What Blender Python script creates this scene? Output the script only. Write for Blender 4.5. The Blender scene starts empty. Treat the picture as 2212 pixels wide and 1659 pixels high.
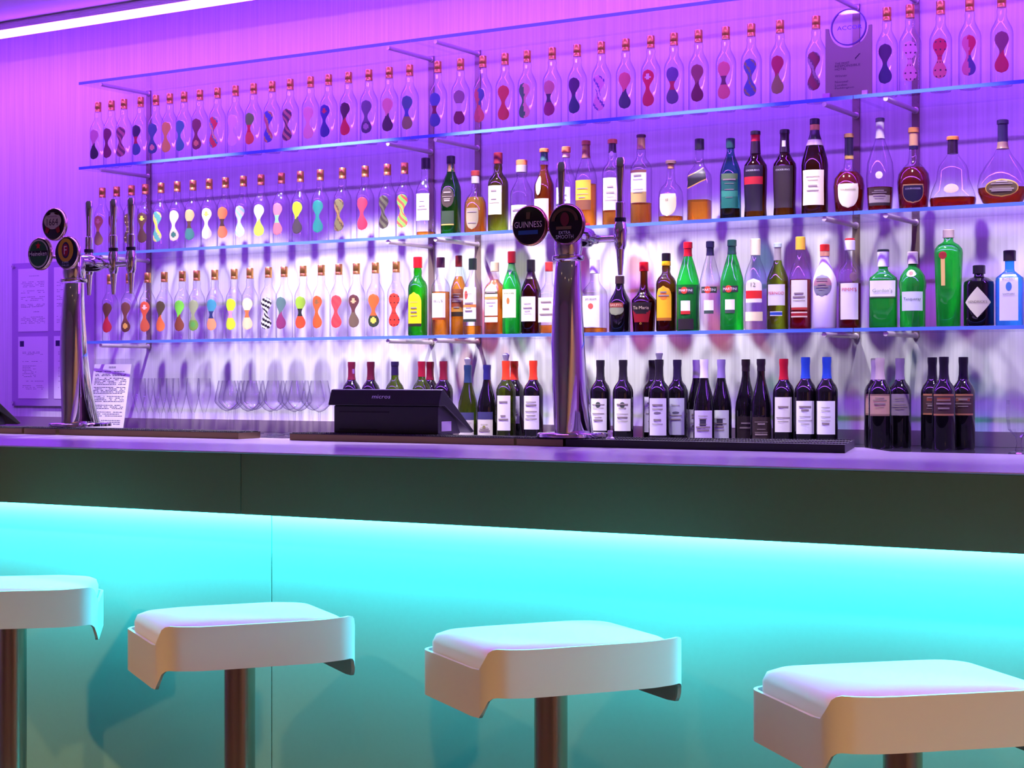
import bpy, bmesh, math, random
from math import sin, cos, pi, radians, atan2, sqrt

random.seed(7)
SC = bpy.context.scene
COL = SC.collection

# ------------------------------------------------------------------ camera, world, light, exposure
F, CX, CY, PSI, H = 3700.0, 1106.0, 822.0, radians(32.07), 1.27     # 2212 x 1659 frame
SP, CP = sin(PSI), cos(PSI)
cam_d = bpy.data.cameras.new('camera')
cam_d.sensor_width = 36.0
cam_d.lens = 36.0 * F / 2212.0
cam_d.shift_y = -(829.5 - CY) / 2212.0
cam_d.clip_start = 0.05
cam = bpy.data.objects.new('camera', cam_d)
COL.objects.link(cam)
cam.location = (0, 0, H)
cam.rotation_euler = (radians(90), 0, PSI)
SC.camera = cam

world = bpy.data.worlds.new('world')
SC.world = world
world.use_nodes = True
world.node_tree.nodes['Background'].inputs[0].default_value = (1.0, 0.72, 0.5, 1)
world.node_tree.nodes['Background'].inputs[1].default_value = 0.035

SC.view_settings.view_transform = 'Standard'
SC.view_settings.look = 'None'
SC.view_settings.exposure = 0.0
SC.view_settings.gamma = 1.0
SC.view_settings.use_curve_mapping = False
cy = SC.cycles
cy.use_denoising = True
cy.max_bounces = 7
cy.use_adaptive_sampling = True
cy.adaptive_threshold = 0.02
cy.diffuse_bounces = 3
cy.glossy_bounces = 4
cy.transmission_bounces = 6
cy.transparent_max_bounces = 24
cy.caustics_reflective = False
cy.caustics_refractive = False
cy.sample_clamp_indirect = 4.0

YF, YB, YW = 5.47, 5.56, 5.78          # shelf front edge, bottle axis, wall
CEIL = 2.885
COVE_E, SPOT_E, BAR_E, ROOM_E, VFILL_E = 27.0, 215.0, 92.0, 185.0, 95.0
COVE_C = (0.30, 0.045, 1.0)
BAR_C = (0.05, 0.78, 1.0)
VFILL_C = (0.34, 0.11, 1.0)


def lamp(name, kind, loc, energy, color, rot=(0, 0, 0), **kw):
    d = bpy.data.lights.new(name, kind)
    d.energy = energy
    d.color = color
    for k, v in kw.items():
        setattr(d, k, v)
    o = bpy.data.objects.new(name, d)
    COL.objects.link(o)
    o.location = loc
    o.rotation_euler = rot
    return o


# violet LED line under the ceiling, washing the back wall
lamp('cove_light', 'AREA', (-2.6, 5.36, 2.822), COVE_E, COVE_C, (radians(22), 0, 0),
     shape='RECTANGLE', size=8.6, size_y=0.035)
# added violet fill, out of view above the bar, for bar top and wall
lamp('violet_fill_light', 'AREA', (-2.6, 4.05, 2.842), VFILL_E, VFILL_C, (radians(36), 0, 0),
     shape='RECTANGLE', size=8.6, size_y=0.04)
# white downlights over the back bar
SPOT_X = [-5.05, -4.25, -3.45, -2.65, -1.85, -1.05]
SPOT_K = [0.85, 1.25, 1.15, 0.65, 0.45, 0.45]
for sx, sk in zip(SPOT_X, SPOT_K):
    lamp('downlight_beam', 'SPOT', (sx, YW - 0.80, CEIL - 0.03), SPOT_E * sk, (1.0, 0.93, 0.97),
         spot_size=radians(84), spot_blend=0.12, shadow_soft_size=0.025)
# warm room downlights on the guests' side
ROOM_L = [(0.5, 1.7), (1.6, 0.6), (0.1, -0.4), (-2.4, -0.6), (-4.6, 0.3)]
ROOM_K = [0.65, 0.65, 0.9, 1.7, 1.9]
for (rx, ry), rk in zip(ROOM_L, ROOM_K):
    lamp('room_beam', 'SPOT', (rx, ry, CEIL - 0.03), ROOM_E * rk, (1.0, 0.54, 0.20),
         spot_size=radians(140), spot_blend=0.6, shadow_soft_size=0.07)

# ------------------------------------------------------------------ pixel -> place


def on_y(px, Y, py=CY):
    t = (px - CX) / F
    Z = Y / (CP + t * SP)
    return Z * (-SP + t * CP), H + (CY - py) / F * Z, Z       # X, z, depth


def on_z(px, py, z):
    Z = (z - H) / ((CY - py) / F)
    t = (px - CX) / F
    return Z * (-SP + t * CP), Z * (CP + t * SP)


# ------------------------------------------------------------------ materials
def lin(c):
    return tuple(((v / 255.0) / 12.92 if v / 255.0 <= 0.04045 else ((v / 255.0 + 0.055) / 1.055) ** 2.4) for v in c[:3])


MATS = {}


def nodes_of(name):
    m = bpy.data.materials.new(name)
    m.use_nodes = True
    nt = m.node_tree
    return m, nt, nt.nodes, nt.links


def pbr(name, rgb, rough=0.5, metal=0.0, spec=0.5, coat=0.0):
    if name in MATS:
        return MATS[name]
    m, nt, n, l = nodes_of(name)
    b = n['Principled BSDF']
    b.inputs['Base Color'].default_value = (*lin(rgb), 1)
    b.inputs['Roughness'].default_value = rough
    b.inputs['Metallic'].default_value = metal
    b.inputs['Specular IOR Level'].default_value = spec
    b.inputs['Coat Weight'].default_value = coat
    MATS[name] = m
    return m


def paint(rgb, rough=0.45):
    m = pbr('paint_%d_%d_%d' % tuple(rgb), rgb, rough)
    m.node_tree.nodes['Principled BSDF'].inputs['Base Color'].default_value = tuple(v * 0.74 for v in lin(rgb)) + (1,)
    return m


def emit(name, rgb_lin, strength):
    m, nt, n, l = nodes_of(name)
    n.remove(n['Principled BSDF'])
    e = n.new('ShaderNodeEmission')
    e.inputs[0].default_value = (*rgb_lin, 1)
    e.inputs[1].default_value = strength
    l.new(e.outputs[0], n['Material Output'].inputs[0])
    MATS[name] = m
    return m


def glass(name, centre, edge, gloss=0.9, rough=0.03, power=2.0, body=0.0, sheen=0.35):
    """thin tinted glass: see-through with a fresnel sheen; body adds a little milky diffuse"""
    if name in MATS:
        return MATS[name]
    m, nt, n, l = nodes_of(name)
    n.remove(n['Principled BSDF'])
    lw = n.new('ShaderNodeLayerWeight')
    lw.inputs[0].default_value = 0.5
    pw = n.new('ShaderNodeMath'); pw.operation = 'POWER'
    l.new(lw.outputs['Facing'], pw.inputs[0]); pw.inputs[1].default_value = power
    mx = n.new('ShaderNodeMix'); mx.data_type = 'RGBA'
    l.new(pw.outputs[0], mx.inputs[0])
    mx.inputs[6].default_value = (*centre, 1)
    mx.inputs[7].default_value = (*edge, 1)
    tr = n.new('ShaderNodeBsdfTransparent')
    l.new(mx.outputs[2], tr.inputs[0])
    last = tr
    if body > 0:
        df = n.new('ShaderNodeBsdfDiffuse')
        df.inputs[0].default_value = (*centre, 1)
        ad = n.new('ShaderNodeMixShader'); ad.inputs[0].default_value = body
        l.new(tr.outputs[0], ad.inputs[1]); l.new(df.outputs[0], ad.inputs[2])
        last = ad
    gl = n.new('ShaderNodeBsdfGlossy')
    gl.inputs['Roughness'].default_value = rough
    gl.inputs['Color'].default_value = (gloss, gloss, gloss, 1)
    p2 = n.new('ShaderNodeMath'); p2.operation = 'POWER'; p2.inputs[1].default_value = 4.0
    l.new(lw.outputs['Facing'], p2.inputs[0])
    fr = n.new('ShaderNodeMath'); fr.operation = 'MULTIPLY_ADD'
    l.new(p2.outputs[0], fr.inputs[0]); fr.inputs[1].default_value = sheen; fr.inputs[2].default_value = 0.05
    ms = n.new('ShaderNodeMixShader')
    l.new(fr.outputs[0], ms.inputs[0]); l.new(last.outputs[0], ms.inputs[1]); l.new(gl.outputs[0], ms.inputs[2])
    l.new(ms.outputs[0], n['Material Output'].inputs[0])
    MATS[name] = m
    return m


def wall_mat():
    m, nt, n, l = nodes_of('wallpaper')
    b = n['Principled BSDF']
    tc = n.new('ShaderNodeTexCoord')
    mp = n.new('ShaderNodeMapping'); mp.inputs['Scale'].default_value = (130, 130, 2.2)
    nz = n.new('ShaderNodeTexNoise'); nz.inputs['Scale'].default_value = 1.0; nz.inputs['Detail'].default_value = 4
    l.new(tc.outputs['Object'], mp.inputs[0]); l.new(mp.outputs[0], nz.inputs[0])
    cr = n.new('ShaderNodeValToRGB')
    cr.color_ramp.elements[0].position = 0.3; cr.color_ramp.elements[0].color = (0.66, 0.65, 0.66, 1)
    cr.color_ramp.elements[1].position = 0.7; cr.color_ramp.elements[1].color = (0.80, 0.79, 0.80, 1)
    l.new(nz.outputs[0], cr.inputs[0]); l.new(cr.outputs[0], b.inputs['Base Color'])
    bp = n.new('ShaderNodeBump'); bp.inputs['Strength'].default_value = 0.25; bp.inputs['Distance'].default_value = 0.002
    l.new(nz.outputs[0], bp.inputs['Height']); l.new(bp.outputs[0], b.inputs['Normal'])
    b.inputs['Roughness'].default_value = 0.6
    return m


def laminate(name, rgb, rough, var=0.06, spec=0.5):
    m, nt, n, l = nodes_of(name)
    b = n['Principled BSDF']
    tc = n.new('ShaderNodeTexCoord')
    nz = n.new('ShaderNodeTexNoise'); nz.inputs['Scale'].default_value = 90; nz.inputs['Detail'].default_value = 3
    l.new(tc.outputs['Object'], nz.inputs[0])
    c = lin(rgb)
    cr = n.new('ShaderNodeValToRGB')
    cr.color_ramp.elements[0].color = tuple(v * (1 - var) for v in c) + (1,)
    cr.color_ramp.elements[1].color = tuple(min(1, v * (1 + var)) for v in c) + (1,)
    l.new(nz.outputs[0], cr.inputs[0]); l.new(cr.outputs[0], b.inputs['Base Color'])
    b.inputs['Roughness'].default_value = rough
    b.inputs['Specular IOR Level'].default_value = spec
    return m


def brushed(name, rgb, rough, axis=2):
    m, nt, n, l = nodes_of(name)
    b = n['Principled BSDF']
    b.inputs['Metallic'].default_value = 1.0
    b.inputs['Base Color'].default_value = (*lin(rgb), 1)
    tc = n.new('ShaderNodeTexCoord')
    mp = n.new('ShaderNodeMapping')
    sc = [400, 400, 400]; sc[axis] = 4
    mp.inputs['Scale'].default_value = sc
    nz = n.new('ShaderNodeTexNoise'); nz.inputs['Scale'].default_value = 1.0
    l.new(tc.outputs['Object'], mp.inputs[0]); l.new(mp.outputs[0], nz.inputs[0])
    mr = n.new('ShaderNodeMapRange')
    mr.inputs['To Min'].default_value = rough * 0.75; mr.inputs['To Max'].default_value = rough * 1.25
    l.new(nz.outputs[0], mr.inputs[0]); l.new(mr.outputs[0], b.inputs['Roughness'])
    return m


M_WALL = wall_mat()
M_CEIL = laminate('ceiling_paint', (225, 222, 228), 0.7, 0.02)
M_ROOM = laminate('room_paint', (206, 182, 156), 0.6, 0.03)
M_FLOOR = laminate('floor_tile', (60, 52, 46), 0.35, 0.10)
M_BARTOP = laminate('bar_top_laminate', (162, 146, 174), 0.24, 0.05, 0.7)
M_FASCIA = laminate('fascia_laminate', (80, 90, 70), 0.42, 0.05, 0.4)
M_PANEL = laminate('panel_laminate', (138, 186, 176), 0.45, 0.03, 0.4)
M_COUNTER = pbr('counter_polished', (58, 54, 66), 0.06, 0.0, 0.8)
M_STEEL = brushed('brushed_steel', (200, 196, 192), 0.28, 0)
M_UPST = pbr('upstand_steel', (190, 176, 178), 0.32, 0.55)
M_UPR = pbr('upright_steel', (150, 132, 120), 0.38, 0.5)
M_CHROME = pbr('chrome', (225, 222, 226), 0.05, 1.0)
M_ROD = pbr('rod_steel', (214, 202, 200), 0.34, 0.45)
M_POLE = brushed('pole_steel', (190, 172, 156), 0.24, 2)
M_RUBBER = pbr('black_rubber', (26, 24, 26), 0.55)
M_BRASS = brushed('mat_edge', (150, 128, 92), 0.4, 0)
M_BLACK = pbr('black_plastic', (30, 29, 30), 0.38)
M_GREYPL = pbr('charcoal_plastic', (46, 46, 48), 0.42)
M_WHITE = pbr('white_shell', (222, 218, 212), 0.28)
M_CUSH = pbr('white_leather', (235, 236, 238), 0.5)
M_PAPER = pbr('paper', (236, 232, 232), 0.7)
M_INK = pbr('ink', (70, 66, 78), 0.7)
M_GOLD = pbr('gold_cap', (214, 160, 84), 0.30, 0.9)
M_PVIOLET = pbr('board_backing', (176, 150, 190), 0.5)
M_SHELF = glass('shelf_glass', (0.965, 0.97, 0.98), (0.86, 0.87, 0.95), 0.9, 0.02, 3.0, 0.0, 0.16)
M_SHELFEDGE = pbr('shelf_glass_edge', (80, 112, 205), 0.12, 0.0, 0.8)
M_CLEAR = glass('clear_glass', (0.975, 0.972, 0.98), (0.22, 0.17, 0.38), 1.0, 0.04, 3.2, 0.0, 0.5)
M_STEM = glass('stemware_glass', (0.975, 0.972, 0.98), (0.20, 0.15, 0.36), 1.0, 0.03, 2.6, 0.0, 0.6)
M_ACRYL = glass('acrylic', (0.97, 0.97, 0.98), (0.88, 0.88, 0.92), 1.0, 0.02, 3.0, 0.0, 0.12)
M_GREEN = glass('green_glass', (0.12, 0.66, 0.08), (0.01, 0.12, 0.015), 1.0, 0.03, 1.8)
M_BRGREEN = glass('bright_green_glass', (0.05, 0.84, 0.12), (0.008, 0.28, 0.03), 1.0, 0.03, 1.8, 0.14)
M_OLIVE = glass('olive_glass', (0.52, 0.64, 0.10), (0.05, 0.09, 0.01), 1.0, 0.03, 1.6)
M_TEAL = glass('teal_glass', (0.22, 0.62, 0.56), (0.03, 0.18, 0.20), 1.0, 0.03, 1.5)
M_BLUEG = glass('blue_glass', (0.20, 0.62, 0.98), (0.02, 0.16, 0.62), 1.0, 0.03, 1.6, 0.05)
M_BROWN = glass('brown_glass', (0.34, 0.18, 0.04), (0.03, 0.015, 0.005), 1.0, 0.03, 1.2)
M_DARK = pbr('dark_glass', (11, 8, 14), 0.04, 0.0, 0.9)
M_FROST = pbr('white_bottle', (236, 236, 242), 0.35)
M_AMBER = glass('amber_liquid', (0.98, 0.56, 0.10), (0.70, 0.24, 0.02), 0.3, 0.1, 1.2, 0.10)
M_DAMBER = glass('dark_amber_liquid', (0.62, 0.16, 0.02), (0.22, 0.03, 0.005), 0.3, 0.1, 1.0, 0.10)
M_RED = glass('red_liquid', (0.72, 0.03, 0.03), (0.35, 0.005, 0.01), 0.3, 0.1, 1.0, 0.12)
M_COGNAC = glass('cognac_liquid', (0.55, 0.05, 0.02), (0.20, 0.01, 0.01), 0.3, 0.1, 1.0, 0.10)
M_COVE = emit('cove_diffuser', COVE_C, 46.0)
M_BARLED = emit('bar_diffuser', BAR_C, 44.0)
M_LENS = emit('downlight_lens', (1.0, 0.95, 0.95), 6.0)
M_LENSW = emit('warm_lens', (1.0, 0.7, 0.4), 4.0)


# ------------------------------------------------------------------ mesh helpers
class MB:
    def __init__(s):
        s.v, s.f, s.m, s.mats = [], [], [], []

    def mi(s, mat):
        if mat not in s.mats:
            s.mats.append(mat)
        return s.mats.index(mat)

    def add(s, verts, faces, mat):
        k = len(s.v); i = s.mi(mat)
        s.v += [tuple(p) for p in verts]
        for f in faces:
            s.f.append(tuple(a + k for a in f)); s.m.append(i)
        return s

    def box(s, x0, x1, y0, y1, z0, z1, mat):
        v = [(x0, y0, z0), (x1, y0, z0), (x1, y1, z0), (x0, y1, z0), (x0, y0, z1), (x1, y0, z1), (x1, y1, z1), (x0, y1, z1)]
        return s.add(v, [(0, 3, 2, 1), (4, 5, 6, 7), (0, 1, 5, 4), (1, 2, 6, 5), (2, 3, 7, 6), (3, 0, 4, 7)], mat)

    def prism(s, pts, z0, z1, mat):
        n = len(pts)
        v = [(x, y, z0) for x, y in pts] + [(x, y, z1) for x, y in pts]
        f = [tuple(range(n))[::-1], tuple(range(n, 2 * n))] + [(i, (i + 1) % n, n + (i + 1) % n, n + i) for i in range(n)]
        return s.add(v, f, mat)

    def rings(s, rings, mat, cap0=True, cap1=True):
        n = len(rings[0])
        v = [p for r in rings for p in r]
        f = []
        for a in range(len(rings) - 1):
            for i in range(n):
                j = (i + 1) % n
                f.append((a * n + i, a * n + j, (a + 1) * n + j, (a + 1) * n + i))
        if cap0:
            f.append(tuple(range(n))[::-1])
        if cap1:
            f.append(tuple(range((len(rings) - 1) * n, len(rings) * n)))
        return s.add(v, f, mat)

    def lathe(s, prof, mat, seg=20, ax='z', o=(0, 0, 0), sq=0, dy=1.0, cap0=True, cap1=True):
        R = []
        for r, z in prof:
            ring = []
            for i in range(seg):
                a = 2 * pi * i / seg
                k = r * sqr(a, sq)
                x, y = k * sin(a), -k * cos(a) * dy
                p = {'z': (x, y, z), 'y': (x, z, -y), 'x': (z, x, -y)}[ax]
                ring.append((p[0] + o[0], p[1] + o[1], p[2] + o[2]))
            R.append(ring)
        return s.rings(R, mat, cap0, cap1)

    def tube(s, pts, rad, mat, seg=10):
        """round bar along a polyline; rad a number or one per point"""
        R = []
        for k, p in enumerate(pts):
            a = pts[max(0, k - 1)]; b = pts[min(len(pts) - 1, k + 1)]
            d = [b[i] - a[i] for i in range(3)]
            L = sqrt(sum(c * c for c in d)) or 1
            d = [c / L for c in d]
            up = (0, 0, 1) if abs(d[2]) < 0.9 else (1, 0, 0)
            u = [d[1] * up[2] - d[2] * up[1], d[2] * up[0] - d[0] * up[2], d[0] * up[1] - d[1] * up[0]]
            L = sqrt(sum(c * c for c in u)); u = [c / L for c in u]
            w = [u[1] * d[2] - u[2] * d[1], u[2] * d[0] - u[0] * d[2], u[0] * d[1] - u[1] * d[0]]
            r = rad[k] if isinstance(rad, (list, tuple)) else rad
            R.append([tuple(p[i] + r * (cos(2 * pi * q / seg) * u[i] + sin(2 * pi * q / seg) * w[i]) for i in range(3)) for q in range(seg)])
        return s.rings(R, mat)

    def mesh(s, name, smooth=40):
        me = bpy.data.meshes.new(name)
        me.from_pydata(s.v, [], s.f)
        for m in s.mats:
            me.materials.append(m)
        me.polygons.foreach_set('material_index', s.m)
        me.validate()
        bm = bmesh.new(); bm.from_mesh(me)
        bmesh.ops.recalc_face_normals(bm, faces=bm.faces)
        bm.to_mesh(me); bm.free()
        if smooth:
            me.polygons.foreach_set('use_smooth', [True] * len(me.polygons))
            try:
                me.set_sharp_from_angle(angle=radians(smooth))
            except Exception:
                pass
        me.update()
        return me

    def obj(s, name, parent=None, loc=(0, 0, 0), smooth=40):
        return put(name, s.mesh(name, smooth), parent, loc)


def sqr(a, p):
    if not p:
        return 1.0
    return 1.0 / ((abs(cos(a)) ** p + abs(sin(a)) ** p) ** (1.0 / p))


def put(name, me, parent=None, loc=(0, 0, 0), rz=0):
    o = bpy.data.objects.new(name, me)
    COL.objects.link(o)
    o.location = loc
    o.rotation_euler = (0, 0, rz)
    if parent:
        o.parent = parent
    return o


def tag(o, label=None, cat=None, group=None, kind=None):
    if label: o['label'] = label
    if cat: o['category'] = cat
    if group: o['group'] = group
    if kind: o['kind'] = kind
    return o


def thing(name, label, cat, loc=(0, 0, 0), rz=0, group=None):
    return tag(put(name, None, None, loc, rz), label, cat, group)


def bevel(o, w, seg=2):
    b = o.modifiers.new('bevel', 'BEVEL')
    b.width = w; b.segments = seg; b.limit_method = 'ANGLE'; b.angle_limit = radians(40)
    return o


TXT = {}


def text_geo(body):
    if body not in TXT:
        cu = bpy.data.curves.new('txt', 'FONT')
        cu.body = body; cu.align_x = 'CENTER'; cu.align_y = 'CENTER'; cu.resolution_u = 2; cu.size = 1.0
        ob = bpy.data.objects.new('txt', cu); COL.objects.link(ob)
        me = bpy.data.meshes.new_from_object(ob)
        v = [tuple(p.co) for p in me.vertices]; f = [tuple(p.vertices) for p in me.polygons]
        bpy.data.objects.remove(ob); bpy.data.curves.remove(cu); bpy.data.meshes.remove(me)
        x0, x1 = min(p[0] for p in v), max(p[0] for p in v)
        y0, y1 = min(p[1] for p in v), max(p[1] for p in v)
        TXT[body] = ([(p[0] - (x0 + x1) / 2, p[1] - (y0 + y1) / 2) for p in v], f, x1 - x0, y1 - y0)
    return TXT[body]


def text_fit(body, w, h=None):
    v, f, tw, th = text_geo(body)
    k = w / tw
    ky = k if h is None else h / th
    return [(x * k, y * ky) for x, y in v], f


# ------------------------------------------------------------------ room shell
wall = tag(MB().box(-8.0, 2.6, YW, YW + 0.15, 0, 3.35, M_WALL).obj('wall_back', smooth=0), kind='structure')
tag(MB().box(-8.15, -8.0, -4.2, YW + 0.15, 0, CEIL + 0.1, M_WALL).obj('wall_left', smooth=0), kind='structure')
tag(MB().box(-8.15, 2.75, -4.35, -4.2, 0, CEIL + 0.1, M_ROOM).obj('wall_front', smooth=0), kind='structure')
tag(MB().box(2.6, 2.75, -4.2, YW + 0.15, 0, CEIL + 0.1, M_ROOM).obj('wall_right', smooth=0), kind='structure')
tag(MB().box(-8.15, 2.6, -4.2, YW + 0.15, -0.1, 0, M_FLOOR).obj('floor', smooth=0), kind='structure')
m = MB().box(-8.15, 2.6, -4.2, 5.40, CEIL, CEIL + 0.1, M_CEIL)
m.box(-8.15, 2.6, 5.30, YW + 0.15, 3.30, 3.40, M_CEIL)
m.box(-8.15, 2.6, 5.30, 5.40, CEIL + 0.1, 3.30, M_CEIL)
tag(m.obj('ceiling', smooth=0), kind='structure')

# LED line under the ceiling
t = thing('cove_light_strip', 'violet LED light line running under the ceiling along the back wall', 'light strip', (0, 0, 0))
MB().box(-7.9, 2.2, 5.325, 5.395, 2.851, CEIL - 0.001, M_STEEL).obj('housing', t, smooth=0)
MB().box(-7.9, 2.2, 5.336, 5.384, 2.829, 2.851, M_COVE).obj('diffuser', t, smooth=0)
t = thing('violet_fill_strip', 'added violet fill light line, out of view above the bar worktop', 'light strip', (0, 0, 0))  # housing for the added fill line, unseen from the camera
MB().box(-7.9, 2.2, 4.015, 4.085, 2.865, CEIL - 0.001, M_STEEL).obj('housing', t, smooth=0)
MB().box(-7.9, 2.2, 4.026, 4.074, 2.848, 2.865, M_COVE).obj('diffuser', t, smooth=0)
for i, sx in enumerate(SPOT_X):
    d = thing('ceiling_downlight', 'white recessed ceiling downlight above the bottle shelves', 'downlight', (sx, YW - 0.80, CEIL - 0.02), 0, 'downlights above the bottle shelves')
    MB().lathe([(0.05, 0.02), (0.05, 0.0), (0.036, 0.0), (0.036, 0.015)], M_STEEL, 18, cap0=False, cap1=False).obj('rim', d)
    MB().lathe([(0.036, 0.016), (0.036, 0.018)], M_LENS, 18).obj('lens', d)
for rx, ry in ROOM_L:
    d = thing('ceiling_downlight', 'warm recessed ceiling downlight on the guest side of the bar', 'downlight', (rx, ry, CEIL - 0.02), 0, 'downlights above the guest side')
    MB().lathe([(0.10, 0.02), (0.10, 0.0), (0.085, 0.0), (0.085, 0.015)], M_STEEL, 18, cap0=False, cap1=False).obj('rim', d)
    MB().lathe([(0.085, 0.016), (0.085, 0.018)], M_LENSW, 18).obj('lens', d)

# ------------------------------------------------------------------ bar counter (its line is turned a little against the wall)
ZT, ZFB = 1.10, 0.951
p0 = on_z(0, 962, ZT); p1 = on_z(2212, 1022, ZT)
BROT = atan2(p1[1] - p0[1], p1[0] - p0[0])
BC, BS = cos(BROT), sin(BROT)


def bar_local(x, y):
    dx, dy = x - p0[0], y - p0[1]
    return dx * BC + dy * BS, -dx * BS + dy * BC


def bar_world(u, v, z=0.0):
    return (p0[0] + u * BC - v * BS, p0[1] + u * BS + v * BC, z)


UL, UR = -1.6, 5.2
v_back = bar_local(*on_z(2112, 979.5, ZT))[1]
mf = bar_local(*on_z(1825, 979.6, ZT)); mbk = bar_local(*on_z(1845.7, 967, ZT))
bt = thing('bar_worktop', 'smooth violet-sheened bar worktop carrying the mats and beer towers', 'worktop', (p0[0], p0[1], 0), BROT)
top_pts = [(UL, 0), (UR, 0), (UR, v_back), (mf[0] + 0.06, v_back), (mbk[0] + 0.02, mbk[1] + 0.02), (mbk[0] - 1.2, mbk[1] + 0.02), (mbk[0] - 1.3, v_back), (UL, v_back)]
bevel(MB().prism(top_pts, ZT - 0.004, ZT, M_BARTOP).obj('slab', bt, smooth=0), 0.0015, 1)
seam_f = bar_local(*on_z(520, 976, ZT))[0]
bcn = thing('bar_counter', 'bar front with a dark fascia band above lit cyan panels', 'bar counter', (p0[0], p0[1], 0), BROT)
for a, b in ((UL, seam_f - 0.001), (seam_f + 0.001, seam_f + 3.0), (seam_f + 3.002, UR)):
    bevel(MB().box(a, b, 0.002, 0.022, ZFB, ZT - 0.0042, M_FASCIA).obj('fascia_panel', bcn, smooth=0), 0.001, 1)
PREC = 0.125
tag_soffit = MB().box(UL, UR, 0.022, PREC + 0.02, ZFB + 0.055, ZFB + 0.07, M_PANEL).obj('soffit', bcn, smooth=0)
seam_p = seam_f - 0.005
for a, b in ((UL, seam_p - 0.0012), (seam_p + 0.0012, seam_p + 3.0), (seam_p + 3.002, UR)):
    bevel(MB().box(a, b, PREC, PREC + 0.02, 0.1, ZFB + 0.055, M_PANEL).obj('front_panel', bcn, smooth=0), 0.001, 1)
MB().box(UL, UR, PREC + 0.05, PREC + 0.06, 0.0, 0.1, M_BLACK).obj('kickboard', bcn, smooth=0)
MB().box(UL, UR, PREC + 0.021, v_back - 0.03, 0.1, ZT - 0.0045, M_BLACK).obj('carcass', bcn, smooth=0)
ls = thing('bar_light_strip', 'cyan LED light strip tucked under the bar fascia', 'light strip', (p0[0], p0[1], 0), BROT)
MB().box(UL + 0.05, UR - 0.05, 0.085, 0.118, ZFB + 0.014, ZFB + 0.0545, M_STEEL).obj('housing', ls, smooth=0)
MB().box(UL + 0.05, UR - 0.05, 0.088, 0.115, ZFB + 0.006, ZFB + 0.014, M_BARLED).obj('diffuser', ls, smooth=0)
bw = bar_world((UL + UR) / 2, 0.1015, ZFB + 0.0045)
lamp('bar_strip_light', 'AREA', bw, BAR_E, BAR_C, (0, 0, BROT), shape='RECTANGLE', size=UR - UL - 0.1, size_y=0.03)

# ------------------------------------------------------------------ bar mats
MT = 0.02


def mat_thing(pts, label, ribs=True):
    o = thing('bar_mat', label, 'bar mat', (0, 0, 0), 0, 'rubber mats along the bar back')
    MB().prism(pts, ZT + 0.0005, ZT + MT - 0.002, M_BRASS if ribs else M_RUBBER).obj('edge_band', o, smooth=0)
    m = MB()
    m.prism(pts, ZT + MT - 0.002, ZT + MT, M_RUBBER)
    m.obj('top_sheet', o, smooth=0)
    a, b, c, d = pts[0], pts[1], pts[2], pts[3]
    L = sqrt((b[0] - a[0]) ** 2 + (b[1] - a[1]) ** 2)
    n = max(2, int(L / 0.008))
    m = MB()
    for i in range(n):
        for j in range(3):
            k = (i + 0.5) / n; q = (j + 0.5) / 3
            x = (a[0] * (1 - k) + b[0] * k) * (1 - q) + (d[0] * (1 - k) + c[0] * k) * q
            y = (a[1] * (1 - k) + b[1] * k) * (1 - q) + (d[1] * (1 - k) + c[1] * k) * q
            m.box(x - 0.0022, x + 0.0022, y - 0.008, y + 0.008, ZT + MT, ZT + MT + 0.002, M_RUBBER)
    k = m.obj('rubber_studs', o, smooth=0); k['kind'] = 'stuff'
    return o


def front_pt(px):
    """bar-top point on the mats' front line seen at picture column px"""
    best = None
    py = 940.0 + (px - 150) * (979.6 - 940.5) / (1825 - 150)
    return on_z(px, py, ZT)


def mat_px(a, b, depth, label, ribs=True, pts=None):
    A = front_pt(a); B = front_pt(b)
    if pts is None:
        n = (-BS * depth, BC * depth)
        pts = [A, B, (B[0] + n[0], B[1] + n[1]), (A[0] + n[0], A[1] + n[1])]
    return mat_thing(pts, label, ribs)


mat_px(-120, 47, 0.10, 'brown-edged rubber bar mat under the dark sloped screen corner')
mat_px(52, 120, 0.10, 'short brown-edged bar mat beside the three-badge tower plate')
mat_px(128, 515, 0.10, 'long studded bar mat with brown edge in front of the stemmed glasses')
mat_px(626, 1110, 0.10, 'black bar mat carrying the till terminal')
mat_px(1116, 1216, 0.10, 'short dark bar mat beside the two-badge tower')
A = front_pt(1222); B = front_pt(1825)
mbw = on_z(1845.7, 967, ZT)
mat_px(1222, 1825, 0.1, 'wide black bar mat with slanted end in front of the wine bottles', False,
       [A, B, mbw, (A[0] - 0.02, A[1] + 0.15)])

# ------------------------------------------------------------------ back counter
ZC = 1.045
bk = thing('back_counter', 'polished dark back counter running under the bottle shelves', 'counter', (0, 0, 0))
bevel(MB().box(-6.95, 2.0, 5.12, YW - 0.001, ZC - 0.03, ZC, M_COUNTER).obj('worktop', bk, smooth=0), 0.002, 1)
tag(MB().box(-6.95, 2.0, YW - 0.014, YW - 0.0005, ZC + 0.0005, ZC + 0.052, M_UPST).obj('trim_1', smooth=0), kind='structure')
MB().box(-6.95, 2.0, 5.16, YW - 0.001, 0.0, ZC - 0.03, M_BLACK).obj('cabinet', bk, smooth=0)

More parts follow.
